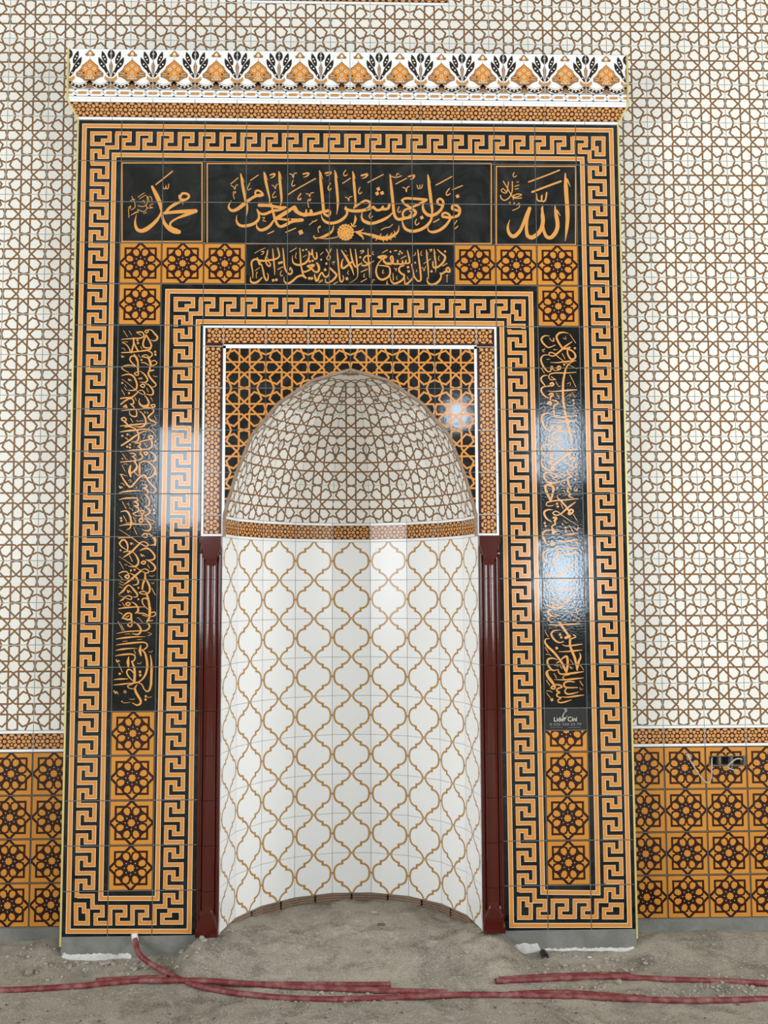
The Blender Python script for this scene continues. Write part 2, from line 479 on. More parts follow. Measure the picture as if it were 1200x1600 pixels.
for c in range(-3, 20):
    xa = WX0 + c * WP; xc = xa + WP / 2
    beside = xc < -1.3 or xc > 1.3
    for r in range(0, 20):
        z = WZ0 + r * T
        if not beside and r < 16: continue
        if r == 18 and 5 <= c <= 9:
            link('band_tile', ME_BAND, wall, (xc, WY, z + .05)); continue
        if r >= 18 and 5 <= c <= 9: continue
        link('wall_tile', ME_WALL, wall, (xc, WY, z + T / 2))
    if beside:
        link('band_tile', ME_BAND, wall, (xc, WY, WZ0 - .05))
        for r in range(4):
            zc = WZ0 - .1 - T * (r + .5)
            if r == 0 and xc - .1 < HX1 and xc + .1 > HX0:
                me = tile_mesh('rosette_tile', full, ART_ROSE, 'rosette_brown',
                               cut=[(HX0 - xc, HZ0 - zc), (HX1 - xc, HZ0 - zc), (HX1 - xc, HZ1 - zc), (HX0 - xc, HZ1 - zc)])
                link('rosette_tile', me, wall, (xc, WY, zc))
            else: link('rosette_tile', ME_ROSE, wall, (xc, WY, zc))
# dark panel above, its lowest tiles stand on the band at the photo's upper edge
ME_PBLK = tile_mesh('panel_tile', full, ART_PANEL, 'black_glaze')
for c in range(5, 10):
    for r in range(2): link('panel_tile', ME_PBLK, wall, (WX0 + (c + .5) * WP, WY, WZ0 + 18 * T + .1 + (r + .5) * T))
# cement skirting below the dado
for xa, xb in ((X0, -1.3), (1.3, X1)):
    mb = MB(); mb.box((xa, WY - .006, -.05), (xb, WY + .05, .093), 'cement'); mb.build('cement_skirting', wall)
# cut-out with conduit box and loose cables
bx = MB()
d1 = WY + .05
wall_panel(bx, (HX0 - .004, HZ0 - .004, HX1 + .004, HZ1 + .004), [(HX0 + .006, HZ0 + .004, HX1 - .006, HZ1 - .004)], 'box_mortar', lambda u, v, d: (u, WY + .002 + d, v), .05)
bx.face([(HX0, d1, HZ0), (HX1, d1, HZ0), (HX1, d1, HZ1), (HX0, d1, HZ1)], 'box_dark')
for f in (.33, .66):
    xm = HX0 + (HX1 - HX0) * f; bx.box((xm - .006, WY + .012, HZ0), (xm + .006, WY + .05, HZ1), 'box_mortar')
bx.build('socket_box', wall)

# ------------------------------------------------------------------ ground
def smooth(a, b, x):
    t = min(max((x - a) / (b - a), 0), 1); return t * t * (3 - 2 * t)
def ground(x, y):
    n = noise.fractal(Vector((x * 2.2, y * 2.2, 3.1)), .9, 2.1, 5)
    n2 = noise.fractal(Vector((x * 11, y * 11, 7.7)), .8, 2.1, 4)
    h = .006 * n + .005 * n2
    inn = 1 - smooth(.66, .80, abs(x))                        # heap in front of and inside the niche
    edge = smooth(.30, .62, abs(x))
    front = smooth(-.42, -.02, y)
    h += inn * front * (.058 + .046 * edge * (1 - smooth(.1, .4, y)) + .012 * n + .006 * n2)
    if x > 0: h -= inn * smooth(.0, .25, y) * .02 * edge
    side = smooth(1.22, 1.36, abs(x))
    h += side * smooth(-.25, .13, y) * (.040 + .012 * n)
    h += .018 * smooth(-.14, -.02, y) * (1 - inn) * (1 - side) * (.6 + .8 * n)
    return h
xs = [X0, -4, -3, -2.5] + [-2.2 + i * .0165 for i in range(268)] + [2.5, 3, 4, X1]
ys = [Y0, -6, -4, -2.5, -1.7] + [-1.3 + i * .0165 for i in range(118)]
mb = MB(); mb.grid([[(x, y, ground(x, y) if -2.3 < x < 2.3 and y > -1.35 else 0.0) for x in xs] for y in ys], 'dirt')
tag(mb.build('floor', smooth=True), kind='structure')

# ------------------------------------------------------------------ MIHRAB
mih = D.objects.new('mihrab', None); COL.objects.link(mih)
tag(mih, 'tall tiled mihrab with black and orange key-pattern frame around a white arched niche', 'mihrab')
R = .595; HA = math.asin(.1 / R); ENDA = math.pi / 2 - 9 * HA
ARCH = [(.595, 2.0), (.570, 2.085), (.558, 2.136), (.523, 2.263), (.480, 2.364), (.402, 2.468), (.316, 2.563), (.202, 2.636), (.115, 2.668), (0, 2.695)]
# ring heights of the half dome: five rows along the profile
def prof(s):
    for (r0, z0), (r1, z1) in zip(ARCH, ARCH[1:]):
        l = math.hypot(r1 - r0, z1 - z0)
        if s <= l: return (r0 + (r1 - r0) * s / l, z0 + (z1 - z0) * s / l)
        s -= l
    return ARCH[-1]
LEN = sum(math.hypot(b[0] - a[0], b[1] - a[1]) for a, b in zip(ARCH, ARCH[1:]))
RINGS = [prof(min(i * .2, LEN)) for i in range(5)] + [(0.0, ARCH[-1][1])]
OPEN = [(-.6, -.05), (.6, -.05), (.6, 2.0)] + [(r, z) for r, z in RINGS[1:]] + [(-r, z) for r, z in RINGS[1:-1][::-1]] + [(-.6, 2.0)]
OPEN = ccw(OPEN)

core = MB()
cp = []
for p in minus([(-1.297, .0), (1.297, .0), (1.297, 3.9), (-1.297, 3.9)], OPEN): cp.append(p)
for p in cp:
    core.face([(q[0], .0014, q[1]) for q in p], 'grout')
    for i in range(len(p)):
        a, b = p[i - 1], p[i]; core.face([(a[0], WY + .1, a[1]), (b[0], WY + .1, b[1]), (b[0], .0014, b[1]), (a[0], .0014, a[1])], 'cement')
core.build('core', mih)

# ---- drawing on the front plane
FR = Art()
px = onplane
def O(x0, y0, s):
    return lambda u, v: onplane(x0 + u / s, y0 + v / s)
def key(pts, closed=False):
    FR.line(pts, .0188, 'cream_print', 0, closed); FR.line([(x - .0005, z + .0004) for x, z in pts], .0150, 'orange_print', 1, closed)
def crop_key(fn, s, closed=False): key([fn(*map(float, q.split(','))) for q in s.split()], closed)
def ruled(pts, wd=.0160):
    FR.line(pts, wd + .0052, 'cream_print', 0, True); FR.line(pts, wd, 'orange_print', 1, True)
ruled([px(*q) for q in ((132.1, 196.5), (954.8, 203.5), (983.8, 1445.8), (799.5, 1446), (784, 505.4), (309.6, 502.5), (295.5, 1455), (106.3, 1455))])
ruled([px(*q) for q in ((178.3, 242), (909.6, 248.3), (934.5, 1395), (848, 1394), (829.2, 459.2), (262, 455), (245.5, 1403.7), (157.5, 1403.7))])
SPAN = .0715
def vrun(a, b):
    (xa, za), (xb, zb) = px(*a), px(*b); n = int(round((za - zb) / .1)); pts = []
    for i in range(n):
        t0 = i / n; x = xa + (xb - xa) * t0; z = za + (zb - za) * t0; d = (zb - za) / n
        pts += [(x, z), (x + SPAN, z), (x + SPAN, z + .64 * d), (x + SPAN * .5, z + .64 * d), (x + SPAN * .5, z + .345 * d), (x, z + .345 * d)]
    pts.append((xb, zb)); key([(xa - .0072, za)] + pts[1:-1] + [(xb, zb - .0072)])
def hrun(a, b, n):
    (xa, za), (xb, zb) = px(*a), px(*b); pts = []; d = (xb - xa) / n
    for i in range(n):
        x = xa + d * i; z = za + (zb - za) * i / n
        pts += [(x, z), (x + .6 * d, z), (x + .6 * d, z - SPAN * .47), (x + .315 * d, z - SPAN * .47), (x + .315 * d, z - SPAN), (x + d, z - SPAN)]
    key([(xa - .0072, za)] + pts[1:] + [(xb, zb + .0072)])
vrun((144.2, 255.8), (120, 1400)); vrun((921, 251.7), (947, 1378))
vrun((274.2, 537.5), (258, 1386.5)); vrun((795.8, 519.2), (811.2, 1391))
hrun((182.9, 208.4), (894.3, 215.8), 22); hrun((313.5, 467.5), (769.2, 470.8), 14)
f = O(115, 185, 12)
crop_key(f, '350,280 675,280 675,415 550,415 550,480 350,480', True)
crop_key(f, '815,280 815,545 625,545 625,722 490,722 490,610 350,610 350,850')
f = O(880, 185, 12)
crop_key(f, '172,370 425,375 425,505 310,505 310,630 492,630 492,800')
crop_key(f, '560,375 755,375 755,675 625,675 625,560 560,560', True)
f = O(250, 445, 12)
crop_key(f, '295,265 620,270 620,400 500,400 500,465 295,465', True)
crop_key(f, '762,270 762,540 575,540 575,725 435,725 435,610 295,610 295,785')
crop_key(f, '565,790 565,975 420,975 420,860 290,860 290,1110')
f = O(745, 445, 12)
crop_key(f, '290,310 538,310 538,445 420,445 420,585 602,585 602,768 875,768 875,825')
crop_key(f, '672,312 875,312 875,635 740,635 740,510 672,510', True)
crop_key(f, '610,835 610,890')
f = O(80, 1370, 4)
crop_key(f, '160,120 258,120 258,190 320,190 320,240 278,240 278,290 368,290 368,190 462,190 462,240 415,240 415,290 508,290 508,190 598,190 598,240 557,240 557,288 645,288 645,185 712,185 712,115 762,115 762,158 812,158 812,65 712,65')
crop_key(f, '155,175 205,175 205,215 228,215 228,290 155,290', True)
crop_key(f, '740,210 812,210 812,285 695,285 695,240 740,240', True)
f = O(720, 1370, 4)
crop_key(f, '365,85 460,85 460,152 525,152 525,205 485,205 485,252 575,252 575,150 662,150 662,202 620,202 620,250 712,250 712,150 800,150 800,200 762,200 762,250 848,250 848,150 908,150 908,80 955,80 955,125 1005,125 1005,32 908,32')
crop_key(f, '365,138 415,138 415,175 437,175 437,255 365,255', True)
crop_key(f, '937,175 1005,175 1005,252 895,252 895,205 937,205', True)
for x0, y0, x1, y1 in ((190.6, 254.6, 315.7, 377.3), (323.8, 255.5, 767.6, 380.5), (775.6, 260, 899.4, 382)):   # thin frames of the top inscriptions
    FR.line([px(x0, y0), px(x1, y0), px(x1, y1), px(x0, y1)], .0052, 'gold_letter_print', 0, True)

# brown cell frame round the arch
FX0, FX1, FZ0, FZ1 = -.697, .697, 1.9, 2.9
BAND = Art()
BAND.rect(FX0 + .0115, FZ0 + .0115, FX1 - .0115, FZ1 - .0115, 'palmette_black', 0)
BAND.rect(FX0 + .0145, FZ0 + .0145, FX1 - .0145, FZ1 - .0145, 'band_dark', 1)
band_art(BAND, -.6667, .6667, FZ1 - .049, layer=2)
band_art(BAND, FZ0 + .02, FZ1 - .09, FX0 + .049, 1, layer=2); band_art(BAND, FZ0 + .02, FZ1 - .09, FX1 - .049, 1, layer=2)
ix, iz = .5945, FZ1 - .098
BAND.line([(-ix + .0, 1.99), (-ix, iz), (ix, iz), (ix, 1.99)], .0125, 'bright_white_glaze', 3)
BAND.line([(-ix - .0075, 1.985), (-ix - .0075, iz + .0075), (ix + .0075, iz + .0075), (ix + .0075, 1.985)], .003, 'palmette_black', 3)

# ---- inscriptions, traced as pen strokes: crop origin, scale, strokes "widths|points"
INS = Art()
LETTERS = [
((190, 260, 9.2308), '''18|495,262 735,70;12|590,265 600,300 615,325 635,318 640,280;12|640,290 650,322 672,312 680,255;35,58,60,34|440,290 500,410 548,520 570,620
34,38,60,62|572,600 590,740 625,830 690,900 760,938 826,945;4,40,62,50,16|215,690 195,800 215,895 270,930 350,910 450,835 530,745 572,650
34|845,440 880,390 950,400 972,440 920,480 850,470 835,425;30,45,34|900,490 800,530 690,600 625,680;40,50,58|620,672 750,660 900,650 1070,645;56,45,26,30,50|1050,650 950,690 800,750 715,805 700,850 730,890 800,925
8|880,510 885,550;9|235,445 330,380;9|255,470 350,410;9|145,430 175,490 195,550 185,600 130,630;10|120,510 150,480 190,480;9|360,420 375,500 350,560 290,580 230,565;9|400,430 430,450 440,500;9|380,430 400,520
9|460,540 420,550 410,580 450,595 370,600 360,560;9|370,600 330,650 270,640 230,620 240,660 200,670 170,690;9|95,600 130,570 125,600 100,620 105,680 105,740;9|135,705 220,650;o10|325,675 352,668;8|280,520 320,490 330,540'''),
((350, 260, 10), '''14|105,275 220,180;12|110,300 150,320 170,360 185,300 215,290;11|140,405 180,395 170,420 145,430 150,470 160,510;20,45,42,40,8|262,118 275,200 320,450 350,580 362,680 345,790;18,6|275,150 320,250
4,45,60,42,50|115,530 75,610 85,665 140,692 220,660 310,590 400,520 500,462 600,445;30|495,450 490,400 525,375 580,400 605,440 560,465 500,460;15|415,220 535,135;12|405,260 370,330 380,370 420,345
16,45,38,26,14|625,90 635,150 685,380 712,500 708,590;18,6|640,110 685,215;20,30,8|720,135 790,115 775,160 720,185;16,45,40,38,14|858,80 865,150 892,420 898,540 880,610;18,6|870,100 905,195
12|750,295 785,315 805,350 815,290 840,280;13|800,395 760,450 770,490 815,470;14|1025,115 1065,130 1080,180 1095,115 1135,105;14|1080,215 1060,280 1075,310 1110,290
50,46,36|550,607 700,612 850,638 960,640;30,40,44,20|940,655 850,685 760,695 660,738 590,745 545,715 515,675;20,40,40,50,56|735,575 760,680 790,800 830,900 880,940 960,915 1060,860 1200,838
4,40,48,44,20|205,755 193,840 230,910 310,932 420,912 500,872 545,810 540,740 520,690;4,40,48,40,20|503,880 518,955 570,995 640,980 720,925 790,820;11|600,800 635,800 610,850 655,855
15|685,1055 780,1010;17|965,1030 1120,965;60,60,44|830,810 930,745 1030,680 1085,640;40,56|1085,640 1120,700 1200,740;35|830,815 950,830 1080,832 1200,832;14|1200,420 1160,480 1165,520 1200,520'''),
((460, 260, 10), '''17|-95,440 0,375 150,290 330,190;22,28,8|135,120 220,105 200,150 140,170;16|95,440 55,490 65,525 105,495;13|185,425 225,440 240,475 255,420 300,410;13|215,520 255,510 245,535 210,540 215,600 225,640
16,46,46,46|392,68 400,130 430,420 455,680;18,6|410,95 445,205;60,56,50,24|0,640 50,715 120,750 180,735 185,680;45|150,765 210,755 262,720 258,690;45|220,755 320,745 440,712 530,692;38|455,705 540,695 555,730 530,775 470,745
6,44,46,44,30|418,745 440,820 500,872 580,888 680,865 770,810 822,740 815,680;20,36|800,630 820,690;44,48,46,40,30,24|800,660 850,685 950,697 1060,690 1150,655 1185,600 1170,555 1110,535 1030,575 930,650
16,44,40,38,6|630,65 640,130 670,420 678,600 660,755;18,6|645,95 675,185;16,42,38,26|910,80 920,150 945,420 955,580 940,640;18,6|925,110 955,195;22,28,8|480,108 570,90 545,130 490,145
15|565,265 525,330 545,380 575,345;15|800,60 770,110 785,150 825,130;15|755,265 875,185;26,32,8|1045,145 1140,120 1110,170 1050,190;15|1025,330 1000,390 1020,430 1050,405;13|795,480 835,500 850,540 860,485 900,470
50|-60,843 0,845 125,838;o44|100,1030;12|0,975 20,965;12|235,915 285,870 330,855 355,830;10|285,870 280,850;10|325,860 320,840;12|370,950 405,930 395,960 365,970 380,1030
6,44,34,8|370,1115 470,1090 560,1040 600,990 610,920;14|310,1110 400,1120 500,1130 600,1120 680,1100;12|310,1080 300,1100 330,1140 345,1120;6,40,30,10|945,760 955,830 930,900 905,940;18|885,890 905,930;18|960,930 920,940
10,28,6|930,1020 1000,1020 1050,1000 1085,970;14,38,8|960,1030 1030,1070 1070,1110 1075,1150;16,30,36|1000,1030 1100,1050 1200,1075;10,45,48|1060,720 1050,790 1080,850 1150,885 1210,892
o24|800,1030 835,1030 818,1060 782,1060 765,1030 782,1000 818,1000;o27|870,1030 859,1068 829,1094 790,1099 754,1083 733,1050 733,1010 754,977 790,961 829,966 859,992;o26|910,1030 902,1072 878,1108 842,1132 800,1140 758,1132 722,1108 698,1072 690,1030 698,988 722,952 758,928 800,920 842,928 878,952 902,988'''),
((570, 260, 7.5), '''34,35,34,14|0,645 80,668 180,640 270,595 325,545;14,34,33,34,34,28|295,95 302,160 330,430 345,560 385,618 450,612 540,592 590,560 592,525 540,490
34,30,30|0,512 50,500 100,475;30|105,480 140,512 190,505 212,475;30|200,500 235,502 275,490 288,445;o26|158,265 145,318 203,312;12|35,190 215,95;11|310,115 360,130 430,110;10|370,110 380,85 400,90;12|365,205 490,140;16,22,8|510,120 580,105 560,145 530,150
11|445,245 475,260 487,300 495,250 520,235;10|612,220 625,260 645,255 645,220;10|645,250 665,255 675,215;14,36,36,30,10|738,95 745,150 775,400 790,520 775,620;14,6|745,115 770,195
26,30,32|435,398 480,375 600,380 722,392;32,26|715,398 640,440 550,478;22,28,26|435,395 465,440 530,480 590,530;24|450,590 445,545 480,505 540,495 590,525 585,570 520,600 450,600;14|525,520 550,545 520,580
28|855,435 852,400 882,380 915,405 915,450 860,440;6,34,38,34,28|690,405 680,480 705,540 760,575 830,560 890,510 918,450;6,34,36,34,20|443,600 442,660 475,730 550,760 640,745 720,700 775,630 790,560;o25|668,600 1087,350;12|605,620 590,660 605,688 635,665;13|805,655 870,620
28|1022,495 1028,465 1070,455 1105,485 1110,520 1025,500;30,32,30|1115,525 1090,578 1000,600 930,592;26|910,588 912,555 950,545 992,570 985,600 915,592;4,32,34,26|740,690 745,750 800,770 880,745 950,690 1000,620
13|835,220 1020,120;12|1030,272 1145,225;13|990,260 955,310 965,340 1000,320;11|1080,635 1045,690 1055,730 1090,700;11|75,535 50,580 65,605 90,585;11|400,475 385,520 400,540 420,525;10|190,745 240,720 290,710 325,680
10,44,48,30,4|0,785 80,805 180,838 270,838 350,800 392,755 400,690;10|200,850 220,880;10|150,840 130,865;10|280,840 310,860;10|330,815 360,830;10|250,815 270,795;10|300,800 320,780;10|180,810 190,790;10|350,780 345,755;10|240,850 262,872;10|110,820 90,842'''),
((775, 260, 9.2308), '''20|470,225 700,140 915,55;27|520,370 730,290 935,215;14,60,58,60,48,6|1000,95 1000,170 1015,420 1030,650 1028,820 998,1080;30,6|1025,190 1072,292
22|580,400 590,470 620,500 655,490 662,420;22|655,440 665,500 710,490 730,380;14,56,56,60,46,34,50,14|850,565 860,660 888,830 870,930 820,1005 770,1030 722,1005 690,930 675,820 668,700 672,570;28,6|880,640 930,715
24,56,58,60,46,40,44|660,600 678,760 660,880 615,960 540,1018 490,1022 452,990 438,900 445,780 465,690 485,610;50,44,46,58,40,4|485,605 440,700 392,830 345,930 280,998 230,1005 185,955 170,870 200,765
14|105,215 150,290 200,380 235,440;14|180,225 165,330 150,380 110,380 75,350 100,320 150,370;16|235,220 235,330 220,400 180,460 120,490 75,460 65,420;14|235,440 300,400 370,410 300,440 240,450 300,460 370,455;12|250,410 250,480
11|270,290 330,270;11|275,330 325,320;o14|200,525 262,530;12|300,560 330,530 340,570 320,600 240,635;12|260,90 245,130 265,155 295,135;8|295,220 310,230 330,215'''),
((380, 380, 10), '''9|175,160 250,115 345,75;14,18,6|280,135 320,130 310,165 275,180;10,26,30,26,20|150,545 150,450 130,340 140,280 190,250 260,270 340,275 400,265 480,255 540,230 565,190 540,80;22|220,230 240,300 260,340 265,280
12,22,24,10|385,105 375,180 350,230 360,310 400,360 425,340 400,290 350,270;12|380,110 365,200 385,240;12,24,22,8|460,85 475,250 490,400 492,500;20,26,26,10|285,330 310,420 330,520 360,580 385,560 390,500 375,470
6,34,34,14|115,520 115,590 160,620 230,600 300,530;14,26,26,28,14|620,75 635,220 650,380 690,460 730,485 760,460 760,420 735,380 725,430;o24|565,310 600,300;14|540,410 620,370;13|600,430 580,480 595,515 615,500;10|190,430 255,380;10|205,460 225,455 205,480 205,545;o26|468,580 518,572
6,34,30,34|640,520 640,590 690,630 760,600 840,530 920,505 975,540;24|915,400 925,460 960,530;14,24,26,26|885,80 895,230 905,350 930,440 990,440 1060,400;6,32,32,14|770,190 770,270 800,320 870,340 950,320 1010,270 1030,200 1020,120
28|1005,360 1050,345 1110,340 1060,380 1020,370;26|1060,385 1110,440 1160,450 1190,410 1180,350 1150,310;20|1020,130 1060,180 1080,100;20|1080,110 1090,200 1130,250 1155,220 1145,150;11|730,135 830,75;o18|935,110 985,100;9|930,220 990,185;o22|1040,285 1085,275;o26|1032,550 1072,550;11|830,150 815,210 830,240;10,14,8|1115,480 1140,560 1165,590 1190,540'''),
((490, 380, 10), '''10|105,180 150,140;14|20,255 40,245 50,150;16,14|195,95 240,170 265,220;14|275,90 230,190 205,230 225,260 260,240;o18|118,258;o22|200,320;o26|180,415;12,22,10|45,310 75,380 70,430 20,460
14,26,26,12|10,500 30,580 55,590 90,510 130,460 160,510 200,530 240,480 245,380;14,34,30|185,560 190,610 240,615 310,570 355,510 340,470 250,385;10|80,620 140,590;10|85,595 140,570;13|310,640 375,605
12,26,26,26,12|365,90 380,250 395,420 410,560 435,605 465,570 460,500;o28|520,555;14,36,36,10|430,105 500,210 560,320 600,400 630,500;26,32,34,14|600,290 540,340 470,390 440,370 440,300 460,250;15|295,300 330,290;10|300,325 320,320
12,28,28,16|572,85 590,200 620,310 660,370 720,330 755,310;12,26,24,10,4|650,90 665,200 680,340 690,460 670,550 560,625;22|890,200 820,200 780,250 800,290 850,320;24,28,8|755,345 800,350 870,320 945,275;10,22,24,8|850,85 855,230 870,370 875,540
16,22,6|730,125 780,115 760,150 730,160;o20|728,220;8|490,115 515,130;8|500,215 535,185;14|740,450 840,405;13|740,605 830,555;12|795,480 780,520 800,530;11|545,430 530,470 550,485;11|930,130 920,170 940,180;9|920,620 930,570 960,580
30|1010,215 1080,200 1140,210 1080,240 1020,225;26|1080,245 1130,310 1200,310;14,26,34,26,14|1060,260 1010,320 980,400 980,470 1010,540 1070,570 1140,545 1190,490 1190,400 1150,360 1010,345;12|1090,420 1075,460 1100,470;12|1150,600 1150,640 1165,640;13|1075,150 1155,105'''),
((600, 380, 10), '''28,28,20|0,290 50,325 130,315 140,250 125,200 100,230 120,290;26|130,315 200,325 215,270;26|210,320 280,325 290,280;26|290,320 330,315 345,270;24,28,14|330,315 390,310 400,270 385,200 365,115;12|265,240 340,200;o18|100,135 250,130 235,170 280,155;16|160,120 200,115
20,30,30,30,10|310,350 250,370 235,430 280,480 315,500 300,560 230,610 160,630 110,590 95,520;9|155,390 180,405 185,435 200,385;10,16|140,470 145,580;9|205,510 195,550 210,570;o24|375,375 385,440;10|50,590 40,640 60,650
20,26,26,30,10|430,330 450,420 460,520 410,590 350,640 325,620 325,550;10,26,28,28,14|440,420 480,530 530,590 575,570 570,450 545,250 525,95;14,6|530,120 550,190;10|585,125 575,180 595,195;9|455,190 490,180 490,140;o18|487,305;9|510,410 505,440 520,440;9|370,520 365,550 390,565
10|585,380 615,395 625,435 640,385 655,365;12,26,24,10|660,100 675,250 690,400 695,560;14,6|665,120 690,185;14,20,6|705,105 745,100 735,125 715,135;10|620,320 730,245;12,26,22,6|780,90 795,220 810,340 805,460;12,6|785,110 805,160
14,34,30,20|835,100 900,160 955,210 930,290 860,360 790,385 765,350 765,290;10|860,200 850,250 870,270;o20|955,130;o22|742,440;14|915,355 985,315;26|970,410 1000,380 1030,420 1020,450 970,425;26,30,26|1020,450 960,445 900,480 880,470
10,36,36,20|675,540 680,600 720,645 790,640 860,590 890,530 885,480;10|970,510 1000,495 985,520 985,610'''),
((180, 510, 13.333), '''10|170,85 255,215;9|285,90 345,180;14,26,30,26|135,270 260,260 400,250 520,245 590,210 590,150 540,115 450,125;14|450,130 540,185;o28|465,290 475,350;24|620,100 660,75 690,110 650,135 620,105;12,34,36,8|680,70 760,80 820,150 880,220 860,280 800,300 730,280
30,36,34,20|645,175 600,280 580,370 600,430 660,450 720,440;30,34,34,26,24,20|660,200 710,290 750,380 740,450 690,490 480,520 300,540 135,545;32|380,245 385,350 360,460 340,545;32|390,340 430,430 470,500;14,26|150,340 220,370 280,440 320,530;10|145,325 260,325
10|135,455 170,455 210,500;20,20,6|135,610 150,650 160,620 195,640;26,26,14|690,510 760,550 770,600 730,640 690,650 640,640 560,625;16|555,620 620,590 680,610 690,650 630,650 560,630;o28|833,530 838,588;11|480,590 530,655;o26|550,700;11|525,415 565,475
20,32,36,32|390,580 450,650 470,720 475,850 480,970;24,28,28,14|455,850 370,780 310,700 320,640 370,615 420,640 450,720;14,26,24,8|440,845 370,815 250,810 150,840 140,870 200,920 290,960;40,50,40|690,650 720,720 740,800 720,860;14,24,14|540,755 620,760 700,810;20,22|760,730 820,710 870,760 830,800 770,820
30,38,28|720,860 730,920 800,910;34,38,34,10|720,900 690,990 740,1080 800,1150 850,1210 830,1250 770,1265;22|400,980 430,960 480,960 480,1010 430,1015 400,985;10,32,30,8|510,930 590,980 660,1070 670,1130 620,1165 510,1160;9|790,1020 820,1045 885,1045;12|480,1090 550,1070 560,1095 500,1095
14,34,36,34,8|130,1030 210,1005 300,1000 380,1040 430,1130 455,1230 430,1310 340,1335 250,1325;6,10,16|140,1100 280,1200 400,1300 500,1380 580,1420;22,22,6|275,1100 300,1130 310,1110 350,1140;o24|148,1180;9|200,1205 240,1265;10|190,1270 235,1330;12|135,1320 200,1430;o26|288,1390
24|525,1230 570,1200 615,1230 590,1270 535,1250;12,32,34,10|620,1190 700,1220 780,1320 790,1400 740,1430 640,1410;16,24|490,1340 560,1330 610,1380 610,1420;20,28,32|480,1360 400,1440 330,1490;10,32|115,1515 200,1490 330,1480;12|655,1285 690,1370;12|410,1480 440,1545;12|735,1475 780,1550'''),
((180, 620, 13.333), '''26,32,32|115,35 220,20 330,20;30,32,32|120,155 200,90 300,35 350,40;30,28,20|370,60 390,120 360,150 310,150;24,26|340,170 385,210 395,250;o26|185,205 220,180 235,215;6,36,40,36,20|510,30 495,100 530,170 600,195 680,170 700,110 660,30 620,-20;12,36|560,205 640,230 690,190
10,26,32|130,290 330,270 520,255 700,235 780,240;26|740,180 780,160 830,180 810,220 760,200;30,32,30,8|785,240 800,310 740,370 690,420 730,480 820,520 850,550 810,590 740,590;12,30,26|300,300 300,350 350,400 430,410 450,360 440,290;8,36,40,8|490,295 560,340 620,430 640,530 600,600 520,630 400,615;18|610,310 630,340;11|660,310 690,350;12|320,450 365,530;10|440,490 480,510 580,495
28|130,460 180,430 230,470 190,510 135,475;30,36,30|190,510 240,560 270,600;12,34,28,6|100,608 220,598 450,575 620,560 760,555;16,32|200,630 300,620 360,640;12,42,28,18,6|95,735 220,715 450,690 600,675 700,680 790,740 850,840
16,36,36,8|350,625 420,670 480,760 490,850 450,930 330,940;30,40,30,6|130,1015 280,920 430,810 560,730 710,700;o26|150,815;o26|255,785;9|290,790 315,815;14|210,850 265,890;10|570,780 630,800;28|690,840 740,810 790,840 750,880 695,850;30,38,32,18|740,880 770,970 750,1050 680,1090;26,22|520,935 620,910 720,890;o24|835,930;14|605,960 655,1035;14|820,990 860,1090;10|820,400 855,475;10|770,610 805,670
22,26,20|420,965 500,960 530,1000 480,1025;28|480,1030 540,1080 550,1120;o26|305,995 250,1040 305,1055;12,26,22|105,1145 250,1125 450,1105 680,1090;30,34,30,14|545,1110 520,1170 570,1240 540,1300 450,1325;28|600,1170 640,1140 675,1175 640,1210 605,1180;12,36,36,8|680,1120 770,1170 840,1240 850,1310 800,1340 690,1340
12|155,1190 230,1305;o18|148,1290;8|230,1305 260,1300;20,28,20|310,1175 390,1180 420,1220 350,1245;26,32|370,1250 430,1310 420,1350;20,24,26|110,1360 280,1345 430,1330;30,36,32|400,1340 450,1430 440,1510 390,1560;34,26,26,36|500,1600 500,1450 530,1370 620,1340 720,1380 800,1460 840,1550 850,1620;10|175,1405 230,1395 250,1420;10|140,1420 205,1550;9|610,1490 640,1540 700,1510 740,1520'''),
